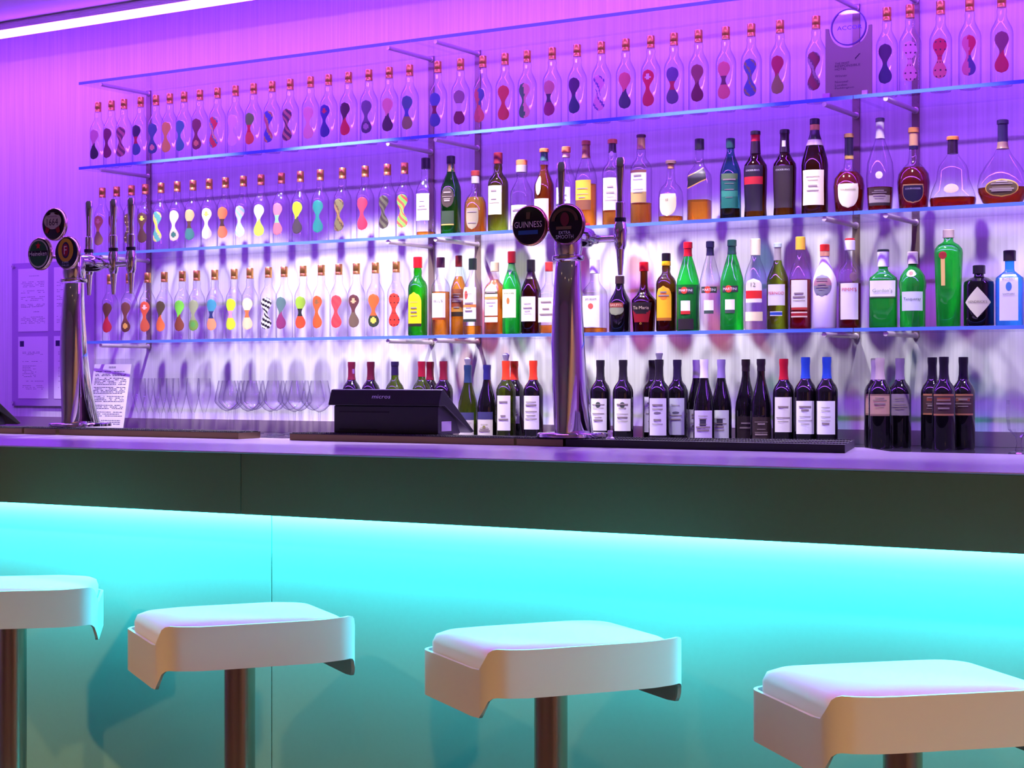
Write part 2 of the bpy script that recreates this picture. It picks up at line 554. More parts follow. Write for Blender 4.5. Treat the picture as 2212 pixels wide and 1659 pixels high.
# ------------------------------------------------------------------ glass shelves and uprights
LEV = [2.60, 2.22, 1.832, 1.44]
LNAME = ['empty top', 'highest bottle', 'middle bottle', 'lowest bottle']
BAYS = [(-5.717, -3.8985), (-3.8955, -2.0795), (-2.0765, -0.26)]
BNAME = ['nearest the notice board', 'behind the two-badge tower', 'above the brown-labelled wine']
GT = 0.006
for z, ln in zip(LEV, LNAME):
    for (a, b), bn in zip(BAYS, BNAME):
        m = MB()
        m.box(a, b, YF + 0.003, YW - 0.004, z - GT, z + GT, M_SHELF)
        o = thing('glass_shelf', 'clear %s shelf pane with blue-tinted edge, %s' % (ln, bn), 'glass shelf', (0, 0, 0), 0, 'glass shelf panes on the back wall')
        m.obj('pane', o, smooth=0)
        MB().box(a, b, YF, YF + 0.003, z - GT, z + GT, M_SHELFEDGE).obj('front_edge', o, smooth=0)
UPX = [-5.586, -4.009, -3.781, -2.183, -1.967, -0.373]
UPN = ['beside the notice board', 'behind the clear-glass whisky bottle', 'behind the squat amber whisky', 'behind the award plaque', 'beside the award plaque', 'past the blue gin bottle']
for x, nm in zip(UPX, UPN):
    o = thing('shelf_upright', 'flat steel shelf upright with round bracket rods, %s' % nm, 'shelf bracket', (x, YW, 0), 0, 'steel uprights of the bottle shelves')
    MB().box(-0.013, 0.013, -0.008, -0.001, 1.42, 2.60, M_UPR).obj('upright', o, smooth=0)
    for z in LEV:
        zz = z - GT - 0.0085
        m = MB(); m.lathe([(0.0085, -0.306), (0.0085, -0.012), (0.0125, -0.010), (0.0125, -0.002)], M_ROD, 12, 'y', (0, 0, zz))
        m.obj('bracket_rod', o)

# ------------------------------------------------------------------ bottles
PROF = {
    'art': [(0.90, 0), (1, 0.025), (1, 0.555), (0.985, 0.585), (0.90, 0.625), (0.66, 0.682), (0.48, 0.728), (0.42, 0.77), (0.455, 0.81), (0.40, 0.852), (0.36, 0.90), (0.36, 0.98)],
    'whisky': [(0.92, 0), (1, 0.025), (1, 0.60), (0.96, 0.64), (0.80, 0.685), (0.52, 0.725), (0.40, 0.76), (0.43, 0.81), (0.36, 0.87), (0.34, 0.98)],
    'bell': [(0.92, 0), (1, 0.025), (1, 0.56), (0.95, 0.60), (0.70, 0.68), (0.44, 0.75), (0.33, 0.81), (0.30, 0.88), (0.30, 0.98)],
    'tall': [(0.90, 0), (1, 0.025), (1, 0.55), (0.94, 0.61), (0.70, 0.70), (0.46, 0.77), (0.36, 0.83), (0.33, 0.98)],
    'slope': [(0.92, 0), (1, 0.02), (0.97, 0.30), (1, 0.52), (0.94, 0.58), (0.62, 0.73), (0.38, 0.83), (0.33, 0.88), (0.33, 0.98)],
    'port': [(0.92, 0), (0.97, 0.03), (0.92, 0.14), (0.98, 0.40), (1, 0.56), (0.95, 0.61), (0.70, 0.66), (0.44, 0.72), (0.40, 0.80), (0.36, 0.93), (0.38, 0.95), (0.36, 0.985)],
    'lantern': [(0.90, 0), (1, 0.02), (1, 0.52), (0.97, 0.56), (0.52, 0.70), (0.40, 0.75), (0.47, 0.81), (0.36, 0.88), (0.34, 0.98)],
    'squat': [(0.92, 0), (1, 0.03), (1, 0.40), (0.94, 0.50), (0.74, 0.58), (0.44, 0.64), (0.34, 0.70), (0.30, 0.80), (0.30, 0.97)],
    'flask': [(0.80, 0), (0.88, 0.02), (0.96, 0.20), (1, 0.34), (0.92, 0.44), (0.62, 0.52), (0.36, 0.57), (0.28, 0.66), (0.26, 0.80), (0.26, 0.97)],
    'drop': [(0.84, 0), (0.88, 0.02), (0.95, 0.20), (1, 0.38), (0.92, 0.52), (0.62, 0.66), (0.36, 0.76), (0.30, 0.82), (0.28, 0.97)],
    'gourd': [(0.80, 0), (0.96, 0.03), (1, 0.12), (0.90, 0.24), (0.70, 0.40), (0.66, 0.52), (0.58, 0.60), (0.34, 0.70), (0.22, 0.76), (0.20, 0.97)],
    'decanter': [(0.60, 0), (0.80, 0.04), (0.98, 0.16), (1, 0.24), (0.90, 0.36), (0.66, 0.48), (0.36, 0.59), (0.22, 0.68), (0.19, 0.76), (0.19, 0.97)],
    'bulbneck': [(0.88, 0), (0.86, 0.02), (1, 0.40), (0.98, 0.46), (0.62, 0.53), (0.38, 0.60), (0.30, 0.70), (0.29, 0.97)],
    'baileys': [(0.90, 0), (0.94, 0.02), (0.98, 0.40), (1, 0.52), (0.86, 0.60), (0.56, 0.70), (0.40, 0.78), (0.36, 0.86), (0.36, 0.98)],
    'gin': [(0.94, 0), (1, 0.02), (1, 0.60), (0.97, 0.64), (0.55, 0.70), (0.36, 0.73), (0.33, 0.76), (0.33, 0.97)],
    'shaker': [(0.90, 0), (0.93, 0.02), (0.95, 0.50), (1, 0.54), (1, 0.60), (0.94, 0.64), (0.90, 0.68), (0.60, 0.76), (0.34, 0.80), (0.32, 0.84), (0.32, 0.97)],
    'tengin': [(0.80, 0), (0.84, 0.01), (0.95, 0.55), (1, 0.76), (0.96, 0.80), (0.74, 0.84), (0.40, 0.87), (0.33, 0.885), (0.33, 0.97)],
    'apoth': [(0.95, 0), (1, 0.03), (1, 0.68), (0.96, 0.73), (0.60, 0.79), (0.36, 0.81), (0.32, 0.83), (0.32, 0.97)],
    'square': [(0.95, 0), (1, 0.02), (1, 0.52), (0.90, 0.58), (0.50, 0.66), (0.36, 0.71), (0.33, 0.76), (0.32, 0.98)],
    'bordeaux': [(0.93, 0), (1, 0.02), (1, 0.60), (0.97, 0.64), (0.83, 0.685), (0.56, 0.73), (0.40, 0.77), (0.375, 0.82), (0.36, 0.93), (0.40, 0.94), (0.40, 0.985), (0.36, 1.0)],
    'burgundy': [(0.93, 0), (1, 0.02), (1, 0.42), (0.94, 0.50), (0.70, 0.62), (0.48, 0.72), (0.37, 0.80), (0.35, 0.93), (0.39, 0.94), (0.39, 0.985), (0.36, 1.0)],
}


def rad_at(prof, zf):
    for (r0, z0), (r1, z1) in zip(prof, prof[1:]):
        if z0 <= zf <= z1:
            return r0 + (r1 - r0) * (zf - z0) / max(1e-6, z1 - z0)
    return prof[-1][0]


class Bot:
    """one bottle: profile, size and the surface its labels follow"""

    def __init__(s, prof, R, Hh, sq=0, dy=1.0):
        s.p, s.R, s.H, s.sq, s.dy = PROF[prof], R, Hh, sq, dy

    def pt(s, a, zf, off=0.0):
        k = (rad_at(s.p, zf) * s.R + off) * sqr(a, s.sq)
        return (k * sin(a), -k * cos(a) * s.dy - (off if s.dy < 1 else 0), zf * s.H)

    def body(s, mat, seg=22):
        return MB().lathe([(r * s.R, z * s.H) for r, z in s.p], mat, seg, sq=s.sq, dy=s.dy)

    def liquid(s, lvl, mat, seg=20):
        zs = [0.015] + [z for r, z in s.p if 0.015 < z < lvl] + [lvl]
        return MB().lathe([(max(0.001, rad_at(s.p, z) * s.R - 0.0025), z * s.H) for z in zs], mat, seg, sq=s.sq, dy=s.dy * 0.985)

    def sleeve(s, z0, z1, mat, off=0.0008, seg=20):
        n = 5
        pr = []
        for i in range(n + 1):
            z = z0 + (z1 - z0) * i / n
            pr.append((rad_at(s.p, min(z, 0.975)) * s.R + off, z * s.H))
        return MB().lathe(pr, mat, seg, sq=0 if z0 > 0.6 else s.sq, dy=1.0 if z0 > 0.6 else s.dy)

    def patch(s, z0, z1, wf, colf, rows=12, cols=8, a0=0.0, off=0.0007, m=None, skew=0.0):
        """label following the glass. wf(v) -> half width in metres, colf(u, v) -> material"""
        m = m or MB()
        Rm = rad_at(s.p, (z0 + z1) / 2) * s.R
        P = []
        for i in range(rows + 1):
            v = i / rows
            zf = z0 + (z1 - z0) * v
            w = max(1e-4, wf(v))
            for j in range(cols + 1):
                u = -1 + 2 * j / cols
                P.append(s.pt(a0 + u * w / Rm, zf + skew * u, off))
        base = len(m.v)
        m.v += P
        for i in range(rows):
            for j in range(cols):
                a = base + i * (cols + 1) + j
                m.f.append((a, a + 1, a + cols + 2, a + cols + 1))
                m.m.append(m.mi(colf(-1 + 2 * (j + 0.5) / cols, (i + 0.5) / rows)))
        return m

    def text(s, body, zf, w, mat, a0=0.0, off=0.0014, h=None):
        v, f = text_fit(body, w, h)
        R = rad_at(s.p, zf) * s.R
        return MB().add([s.pt(a0 + x / R, zf + y / s.H, off) for x, y in v], f, mat)


ART = Bot('art', 0.0365, 0.30)
ART_BODY = ART.body(M_CLEAR).mesh('body')
_c = MB()
_c.lathe([(0.0150, 0.256), (0.0150, 0.266), (0.0144, 0.267), (0.0144, 0.269), (0.0150, 0.270), (0.0150, 0.2985), (0.0140, 0.30)], M_GOLD, 18)
ART_CAP = _c.mesh('cap')


def dumbbell(v):
    c = abs(v - 0.5) * 2            # 0 waist .. 1 ends
    w = 0.007 + 0.0165 * (1 - cos(min(1, c / 0.62) * pi)) / 2
    if c > 0.62:
        w = 0.0235 * sqrt(max(0.0, 1 - ((c - 0.62) / 0.38) ** 2))
    return w


def pattern(kind, A, B, C):
    a, b, c = paint(A), paint(B), paint(C)
    def fn(u, v):
        if kind == 'plain': return a
        if kind == 'split': return a if v > 0.5 + 0.06 * u else b
        if kind == 'tri': return a if v > 0.62 else (c if v > 0.40 else b)
        if kind == 'stripe': return a if (int((v * 9 + u * 1.3) + 20) % 2) else b
        if kind == 'zebra': return a if (int((v * 13 + u * 1.0) + 20) % 2) else b
        if kind == 'swirl': return a if sin(v * 9 + u * 2.2) > 0.25 else (b if sin(v * 9 + u * 2.2) > -0.5 else c)
        if kind == 'dots': return c if (int(v * 24) % 4 == 1 and int((u + 1) * 4) % 3 == 1) else (a if v > 0.45 else b)
        if kind == 'ring':
            d = sqrt(u * u + ((v - 0.79) * 5.2) ** 2)
            if d < 0.42: return c
            return a if v > 0.48 else b
        if kind == 'lobe':
            d = sqrt(u * u + ((v - 0.21) * 5.2) ** 2)
            if d < 0.5: return c
            return a if v > 0.35 else b
        if kind == 'side': return a if u < 0.15 * sin(v * 12) else (b if v > 0.5 else c)
        return a
    return fn


ART_N = [0]


def art_bottle(px, zbase, desc, shelf, group, kind, A, B=(60, 40, 50), C=(240, 225, 210)):
    x, _, _ = on_y(px, YB)
    yaw = radians(14 + random.uniform(-9, 9))
    o = thing('decorated_bottle', 'clear gold-capped bottle with %s motif, %s' % (desc, shelf), 'bottle', (x, YB, zbase), yaw, group)
    put('body', ART_BODY, o)
    put('cap', ART_CAP, o)
    ART.patch(0.125, 0.575, dumbbell, pattern(kind, A, B, C), 26, 8).obj('motif', o)
    return o


ROWA = [
    (212, 'dusty pink over black', 'split', (206, 140, 150), (26, 20, 30)),
    (241, 'plain maroon', 'plain', (120, 36, 70)),
    (268, 'brown striped', 'stripe', (190, 116, 110), (116, 70, 80)),
    (304, 'navy, red and teal', 'tri', (44, 34, 60), (56, 104, 130), (190, 36, 50)),
    (337, 'slate with peach blot', 'lobe', (66, 112, 128), (60, 100, 120), (236, 178, 130)),
    (367, 'plain yellow', 'plain', (236, 200, 70)),
    (398, 'plain sea-green', 'plain', (70, 160, 146)),
    (432, 'cocoa with orange blot', 'lobe', (136, 78, 70), (130, 70, 66), (236, 170, 90)),
    (470, 'red, teal and yellow swirled', 'swirl', (236, 84, 56), (90, 170, 160), (246, 220, 130)),
    (509, 'plain cream', 'plain', (255, 226, 206)),
    (548, 'green, red and white banded', 'tri', (110, 176, 50), (240, 110, 60), (228, 46, 46)),
    (588, 'blue and yellow swirled', 'swirl', (70, 96, 170), (214, 196, 80), (206, 116, 100)),
    (627, 'tan and umber patterned', 'stripe', (196, 140, 100), (92, 70, 78)),
    (671, 'pale peach', 'plain', (250, 190, 170)),
    (710, 'blue and red', 'ring', (56, 58, 140), (52, 60, 130), (206, 40, 60)),
    (753, 'maroon over scarlet', 'split', (70, 26, 44), (214, 44, 52)),
    (797, 'grey-mauve', 'lobe', (110, 96, 116), (80, 70, 90), (170, 140, 150)),
    (841, 'peach over dark brown', 'split', (232, 160, 140), (70, 44, 56)),
    (885, 'teal and olive', 'tri', (64, 110, 120), (140, 140, 70), (70, 90, 150)),
    (946, 'steel blue with crimson centre', 'tri', (70, 96, 150), (66, 90, 140), (120, 34, 50)),
    (995, 'marbled over maroon', 'tri', (150, 120, 120), (122, 44, 60), (220, 200, 200)),
    (1043, 'orange and teal', 'side', (206, 110, 76), (80, 110, 140), (226, 120, 90)),
    (1091, 'plain vermilion', 'plain', (214, 82, 56)),
    (1139, 'leaf green and peach', 'side', (60, 140, 66), (228, 170, 140), (230, 176, 146)),
    (1193, 'peach and dark panel over rose', 'tri', (206, 140, 120), (150, 44, 84), (60, 60, 66)),
    (1247, 'plum over bottle-green', 'split', (68, 28, 80), (34, 66, 86)),
    (1299, 'pink and violet scribbled', 'swirl', (232, 170, 180), (110, 90, 160), (240, 210, 220)),
    (1352, 'salmon over dark teal', 'split', (226, 116, 110), (60, 70, 84)),
    (1406, 'scarlet with white spot', 'ring', (220, 40, 56), (206, 50, 60), (240, 230, 235)),
    (1456, 'purple-grey with red waist', 'tri', (100, 84, 130), (96, 90, 110), (190, 40, 60)),
    (1509, 'brown over wine', 'split', (150, 84, 76), (110, 30, 52)),
    (1568, 'salmon with brown bands', 'tri', (230, 130, 116), (228, 124, 110), (110, 66, 70)),
    (1623, 'denim and olive', 'swirl', (76, 104, 160), (150, 146, 70), (84, 110, 150)),
    (1685, 'crimson over mustard', 'split', (184, 36, 66), (150, 140, 60)),
    (1763, 'rust and grey', 'swirl', (150, 60, 66), (120, 80, 84), (170, 150, 150)),
    (1916, 'deep purple over ink blue', 'split', (74, 26, 84), (50, 44, 96)),
    (1966, 'pink with charcoal scribbles', 'dots', (240, 180, 190), (240, 170, 180), (60, 40, 60)),
    (2032, 'red and blue over dotted salmon', 'dots', (214, 40, 70), (236, 130, 124), (70, 40, 50)),
    (2095, 'red, blue and pink', 'side', (226, 130, 140), (216, 36, 70), (80, 76, 130)),
    (2164, 'mauve-brown over red', 'split', (140, 70, 90), (206, 40, 70)),
]
for px, d, k, *cs in ROWA:
    art_bottle(px, LEV[1] + GT, d, 'highest bottle shelf', 'decorated bottles on the highest bottle shelf', k, *cs)
ROWB = [
    (221, 'tan ringed', 'ring', (206, 140, 90), (120, 80, 70), (236, 190, 140)),
    (252, 'oxblood', 'plain', (110, 40, 44)),
    (284, 'dark brown with beige flecks', 'dots', (80, 50, 40), (70, 46, 40), (220, 200, 150)),
    (314, 'chocolate with lime spots', 'ring', (84, 48, 44), (76, 44, 40), (206, 220, 70)),
    (348, 'teal and apricot swirled', 'swirl', (90, 170, 150), (240, 190, 140), (206, 226, 70)),
    (383, 'sand with teal blot', 'lobe', (246, 220, 180), (240, 210, 170), (60, 120, 100)),
    (417, 'melon and umber', 'tri', (246, 190, 120), (70, 140, 120), (90, 60, 50)),
    (452, 'ivory with yellow blot', 'ring', (255, 246, 214), (250, 244, 206), (250, 214, 90)),
    (487, 'tangerine with dark waist', 'tri', (244, 130, 70), (246, 134, 80), (80, 50, 40)),
    (526, 'rose and sky striped', 'stripe', (240, 190, 180), (150, 206, 220)),
    (564, 'sage over lime', 'split', (170, 184, 160), (180, 220, 60)),
    (608, 'mauve with green waist', 'tri', (170, 100, 120), (180, 96, 110), (110, 190, 120)),
    (649, 'lime over charcoal', 'split', (180, 230, 30), (60, 50, 56)),
    (692, 'pine teal', 'plain', (36, 130, 120)),
    (740, 'olive and umber camouflage', 'swirl', (120, 116, 70), (90, 70, 50), (150, 120, 70)),
    (789, 'raspberry', 'plain', (206, 60, 84)),
    (837, 'khaki with dark veins', 'stripe', (96, 96, 70), (60, 50, 44)),
    (874, 'green, orange and teal zigzag', 'stripe', (110, 196, 70), (236, 80, 60)),
]
for px, d, k, *cs in ROWB:
    art_bottle(px, LEV[2] + GT, d, 'middle bottle shelf', 'decorated bottles on the middle bottle shelf', k, *cs)
ROWC = [
    (238, 'umber over crimson', 'split', (90, 50, 40), (190, 40, 60)),
    (279, 'brown with gold blot', 'lobe', (120, 70, 60), (100, 56, 46), (236, 180, 80)),
    (319, 'orange with white eye', 'ring', (236, 100, 60), (230, 110, 66), (250, 230, 210)),
    (355, 'olive over flame', 'split', (96, 84, 50), (240, 120, 60)),
    (394, 'leafy green over brown', 'split', (110, 200, 60), (120, 60, 40)),
    (425, 'stone over avocado', 'lobe', (140, 150, 110), (110, 150, 60), (90, 160, 70)),
    (464, 'blue, navy and orange', 'tri', (60, 140, 160), (240, 150, 100), (40, 50, 100)),
    (506, 'neon lime and pink', 'tri', (190, 240, 40), (206, 230, 50), (230, 150, 170)),
    (540, 'cream with orange waist', 'tri', (255, 226, 170), (255, 220, 160), (240, 120, 60)),
    (580, 'black and white zebra', 'zebra', (24, 24, 24), (240, 240, 236)),
    (614, 'grey-green over plum', 'split', (96, 130, 120), (150, 60, 110)),
    (655, 'lime, black and orange', 'tri', (160, 206, 60), (236, 84, 40), (40, 44, 40)),
    (694, 'burnt orange', 'ring', (222, 96, 40), (216, 90, 36), (140, 100, 60)),
    (732, 'coral with white slash', 'stripe', (222, 70, 70), (206, 60, 66)),
    (770, 'chestnut with tan scrawl', 'ring', (92, 50, 48), (110, 90, 70), (220, 170, 120)),
    (811, 'orange over green target', 'lobe', (240, 100, 40), (50, 60, 40), (240, 210, 80)),
    (856, 'watermelon red with black pips', 'dots', (240, 64, 40), (240, 60, 40), (40, 20, 20)),
]
for px, d, k, *cs in ROWC:
    art_bottle(px, LEV[3] + GT, d, 'lowest bottle shelf', 'decorated bottles on the lowest bottle shelf', k, *cs)

# ---- labelled bottles
WHITE, CREAM, BLACKC, GOLDC = (244, 242, 236), (240, 228, 186), (24, 22, 24), (206, 160, 80)
SHELFN = {1: 'highest bottle shelf', 2: 'middle bottle shelf', 3: 'lowest bottle shelf'}


def rect(w):
    return lambda v: w


def arch(w):
    return lambda v: w if v < 0.7 else w * sqrt(max(0.0, 1 - ((v - 0.7) / 0.3) ** 2))


def oval(w):
    return lambda v: w * sqrt(max(0.0, 1 - (2 * v - 1) ** 2))


def diamond(w):
    return lambda v: w * (1 - abs(2 * v - 1))


def shield(w):
    return lambda v: w * (sqrt(max(0.0, 1 - (1 - min(v, 0.55) / 0.55) ** 2)) if v < 0.55 else (1 if v < 0.9 else 0.94))


def solid(c):
    m = paint(c)
    return lambda u, v: m


def bands(*bs):
    """bands((v_top, colour), ...) from the bottom up"""
    ms = [(b[0], paint(b[1])) for b in bs]
    def fn(u, v):
        for t_, m in ms:
            if v <= t_:
                return m
        return ms[-1][1]
    return fn


def bottle(name, label, px, top, w, prof, mat, base=None, lev=None, Y=None, caps=(), labels=(), liquid=None, texts=(), sq=0, dy=1.0,
           yaw=None, group=None, stopper=None, sleeves=(), Hfix=None):
    """caps: (z0, z1, colour or material, radius factor of the neck); labels: (z0, z1, width function, colour function[, angle])"""
    Y = YB if Y is None else Y
    zb = base if base is not None else LEV[lev] + GT
    x, zt, Zd = on_y(px, Y, top)
    hh = Hfix or (zt - zb)
    b = Bot(prof, w / 2.0 / F * Zd, hh, sq, dy)
    yaw = radians(12 + random.uniform(-6, 6)) if yaw is None else radians(yaw)
    o = thing(name, label, 'bottle', (x, Y, zb), yaw, group)
    b.body(mat).obj('body', o)
    if liquid:
        b.liquid(liquid[0], liquid[1]).obj('liquid', o)
    for z0, z1, c, k in caps:
        m = c if not isinstance(c, tuple) else pbr('cap_%d_%d_%d' % c, c, 0.32, 0.0, 0.6)
        r = rad_at(b.p, min(z0, 0.96)) * b.R * k + 0.0006
        e = 0.002
        MB().lathe([(r, z0 * hh), (r, z1 * hh - e), (r - e, z1 * hh)], m, 18).obj('cap', o)
    for z0, z1, c in sleeves:
        m = c if not isinstance(c, tuple) else paint(c, 0.3)
        b.sleeve(z0, z1, m).obj('neck_foil', o)
    L = 0
    for q in labels:
        z0, z1, wf, cf = q[:4]
        b.patch(z0, z1, wf, cf, 12, 10, q[4] if len(q) > 4 else 0.0, 0.0007 + 0.0003 * L, None, q[5] if len(q) > 5 else 0.0).obj('label', o)
        L += 1
    if labels and not texts and len(labels[0]) < 5 and labels[0][1] - labels[0][0] > 0.15:
        z0, z1, wf = labels[0][:3]
        m = MB(); rnd = random.Random(int(px))
        ink = paint((150, 136, 130))
        for vv in (0.80, 0.70, 0.52, 0.40, 0.30):
            if rnd.random() < 0.85:
                ww = wf(vv) * rnd.uniform(0.35, 0.75)
                zz = z0 + (z1 - z0) * vv
                b.patch(zz, zz + rnd.choice((0.006, 0.010, 0.018)), lambda v, ww=ww: ww, lambda u, v: ink, 1, 6, 0.0, 0.0022, m)
        if m.v:
            tag(m.obj('print', o), kind='stuff')
    for q in texts:
        body, zf, tw, c = q[:4]
        b.text(body, zf, tw, paint(c), q[4] if len(q) > 4 else 0.0, 0.0022).obj('lettering', o)
    if stopper:
        m = pbr('stopper_grey', (128, 124, 140), 0.4)
        MB().lathe([(0.010, hh - 0.004), (0.010, hh + 0.006), (0.0135, hh + 0.018), (0.0135, hh + 0.023), (0.006, hh + 0.029)], m, 16).obj('stopper', o)
    return o


G2, G3 = 'whiskies and liqueurs on the middle bottle shelf', 'spirits on the lowest bottle shelf'
B2 = dict(lev=2, group=G2)
B3 = dict(lev=3, group=G3)
S = 'spirit_bottle'
bottle(S, 'clear black-capped whisky bottle with tall cream label, nearly empty', 920, 341.5, 43, 'art', M_CLEAR, caps=[(0.86, 1, BLACKC, 1.15)], liquid=(0.06, M_AMBER),
       labels=[(0.20, 0.54, rect(0.030), bands((0.03, BLACKC), (1, WHITE)))], **B2)
bottle(S, 'green triangular whisky bottle with dark oval crest and black cap', 974, 337, 42, 'tall', M_GREEN, caps=[(0.90, 1, BLACKC, 1.25)], sleeves=[(0.80, 0.90, (150, 110, 60))],
       labels=[(0.34, 0.60, oval(0.026), solid((58, 44, 36))), (0.12, 0.30, rect(0.026), bands((0.1, GOLDC), (1, (40, 60, 34))))], sq=2.6, **B2)
bottle(S, 'squat round amber whisky bottle with silver shield label', 1027, 369, 49, 'squat', M_CLEAR, caps=[(0.92, 1, (120, 40, 34), 1.3), (0.80, 0.92, (150, 140, 150), 1.2)],
       liquid=(0.58, M_AMBER), labels=[(0.06, 0.40, shield(0.026), solid((150, 140, 110)))], **B2)
bottle(S, 'green whisky bottle with large pale yellow label and maroon cap', 1076, 330, 44, 'whisky', M_OLIVE, caps=[(0.86, 1, (110, 26, 34), 1.15)],
       labels=[(0.22, 0.58, rect(0.031), bands((0.30, (228, 234, 170)), (0.34, (190, 200, 140)), (1, (234, 238, 190))))], **B2)
bottle(S, 'clear whisky bottle with copper stopper and white label behind the black badge', 1127, 346, 49, 'lantern', M_CLEAR, caps=[(0.93, 1, (206, 110, 60), 1.4), (0.83, 0.93, (150, 140, 140), 1.15)],
       labels=[(0.08, 0.36, rect(0.034), solid(WHITE))], **B2)
bottle(S, 'dark amber whisky bottle with cream oval and green neck band', 1175.5, 321, 44, 'lantern', M_CLEAR, caps=[(0.955, 1, (214, 120, 60), 1.3)], sleeves=[(0.85, 0.955, (40, 90, 80))],
       liquid=(0.80, M_DAMBER), labels=[(0.42, 0.66, oval(0.012), solid((246, 236, 200)), -0.25), (0.10, 0.38, rect(0.032), solid((246, 232, 196)))], **B2)
bottle(S, 'clear whisky bottle with green-white label behind a chrome tap handle', 1223, 317, 45, 'bell', M_CLEAR, caps=[(0.93, 1, (214, 130, 70), 1.4), (0.87, 0.93, (190, 150, 130), 1.2)],
       labels=[(0.16, 0.50, rect(0.031), bands((0.30, (236, 226, 206)), (0.42, (70, 84, 110)), (1, (226, 234, 226))))], **B2)
bottle(S, 'half-full single malt bottle with orange label and brown cork cap', 1266, 304, 47, 'tall', M_CLEAR, caps=[(0.95, 1, (150, 80, 50), 1.2)], sleeves=[(0.80, 0.95, (150, 96, 60))],
       liquid=(0.50, M_AMBER), labels=[(0.20, 0.54, rect(0.034), bands((0.30, (120, 70, 40)), (0.36, (200, 120, 30)), (1, (244, 170, 40)))), (0.0, 0.05, rect(0.03), solid((200, 50, 60)))], **B2)
bottle(S, 'clear whisky bottle with grey paper label and dark neck, beside a tap handle', 1323, 301, 45, 'whisky', M_CLEAR, caps=[(0.95, 1, (200, 120, 60), 1.3)], sleeves=[(0.85, 0.95, (70, 60, 60))],
       liquid=(0.20, M_AMBER), labels=[(0.18, 0.55, rect(0.032), solid((214, 206, 196))), (0.80, 0.86, oval(0.007), solid((226, 220, 210)))], **B2)
bottle(S, 'clear whisky bottle with white-and-gold label and brown-gold neck', 1385, 291, 47, 'whisky', M_CLEAR, caps=[(0.97, 1, (60, 30, 40), 1.25)], sleeves=[(0.84, 0.97, (176, 130, 80))],
       liquid=(0.24, M_AMBER), labels=[(0.24, 0.60, rect(0.033), bands((0.32, (170, 140, 80)), (0.95, (232, 226, 236)), (1, (120, 70, 60))))], **B2)
bottle(S, 'short broad whisky bottle with cream arched label and cork', 1449, 347, 54, 'squat', M_CLEAR, caps=[(0.95, 1, (120, 90, 80), 1.4), (0.87, 0.95, (190, 140, 90), 0.85)],
       liquid=(0.11, M_AMBER), labels=[(0.10, 0.46, shield(0.034), solid((238, 232, 170)))], texts=[('12', 0.36, 0.008, (110, 100, 60))], **B2)
bottle(S, 'square clear whisky bottle with slanted black-gold label', 1511, 300, 49, 'square', M_CLEAR, caps=[(0.87, 1, BLACKC, 1.25)], liquid=(0.26, M_AMBER),
       labels=[(0.44, 0.60, rect(0.030), lambda u, v: paint(GOLDC) if (v < 0.12 or v > 0.9) else paint((30, 26, 22)), 0.0, 0.05)], sq=5, **B2)
bottle(S, 'teal green whisky bottle with deep green label', 1578, 299, 45.5, 'tall', M_TEAL, caps=[(0.88, 1, (24, 66, 62), 1.2)],
       labels=[(0.14, 0.56, rect(0.033), bands((0.3, (30, 130, 96)), (0.5, (60, 160, 120)), (0.8, (24, 104, 84)), (1, (90, 120, 70))))], liquid=(0.14, M_DAMBER), **B2)
bottle(S, 'dark port bottle with red-banded label and red neck', 1632, 283, 50.6, 'port', M_BROWN, caps=[(0.955, 1, BLACKC, 1.1)], sleeves=[(0.88, 0.955, (200, 30, 36)), (0.74, 0.88, (36, 22, 20))],
       labels=[(0.08, 0.60, rect(0.038), bands((0.60, (30, 24, 34)), (0.72, (206, 40, 44)), (1, (34, 26, 34))))], texts=[("COCKBURN'S", 0.54, 0.050, (226, 220, 226))], **B2)
bottle(S, 'dark port bottle with plain brown label and black neck', 1695, 280, 50, 'port', M_BROWN, caps=[(0.955, 1, BLACKC, 1.1)], sleeves=[(0.74, 0.955, (36, 24, 24))],
       labels=[(0.10, 0.58, rect(0.038), solid((44, 32, 30))), (0.80, 0.87, rect(0.006), solid((220, 216, 220)))], texts=[("COCKBURN'S", 0.53, 0.050, (200, 196, 200))], **B2)
bottle(S, 'dark brandy bottle with big cream label and slanted white neck band', 1760, 256.5, 57, 'slope', M_BROWN, caps=[(0.94, 1, (28, 22, 40), 1.1), (0.88, 0.94, GOLDC, 1.08)],
       sleeves=[(0.78, 0.88, (34, 24, 30)), (0.72, 0.78, (226, 214, 200))], labels=[(0.10, 0.46, rect(0.040), solid((240, 226, 190)))], **B2)
bottle(S, 'round-bellied cognac bottle with cream oval label and black neck', 1834, 289, 67, 'flask', M_CLEAR, caps=[(0.95, 1, (150, 110, 60), 1.2)], sleeves=[(0.72, 0.95, (30, 26, 46)), (0.68, 0.73, (206, 170, 80))],
       liquid=(0.52, M_COGNAC), labels=[(0.06, 0.36, shield(0.036), solid((236, 236, 190)))], texts=[('COURVOISIER', 0.285, 0.052, (110, 100, 80))], **B2)
bottle(S, 'teardrop cognac bottle with white seal and dark low label', 1901, 255, 59, 'drop', M_CLEAR, caps=[(0.96, 1, (40, 26, 60), 1.15)], sleeves=[(0.78, 0.96, (190, 184, 180))],
       liquid=(0.26, M_COGNAC), labels=[(0.06, 0.25, rect(0.040), bands((0.15, (50, 40, 40)), (0.6, (170, 160, 150)), (1, (70, 50, 40)))), (0.34, 0.42, oval(0.012), solid((240, 236, 220)))], **B2)
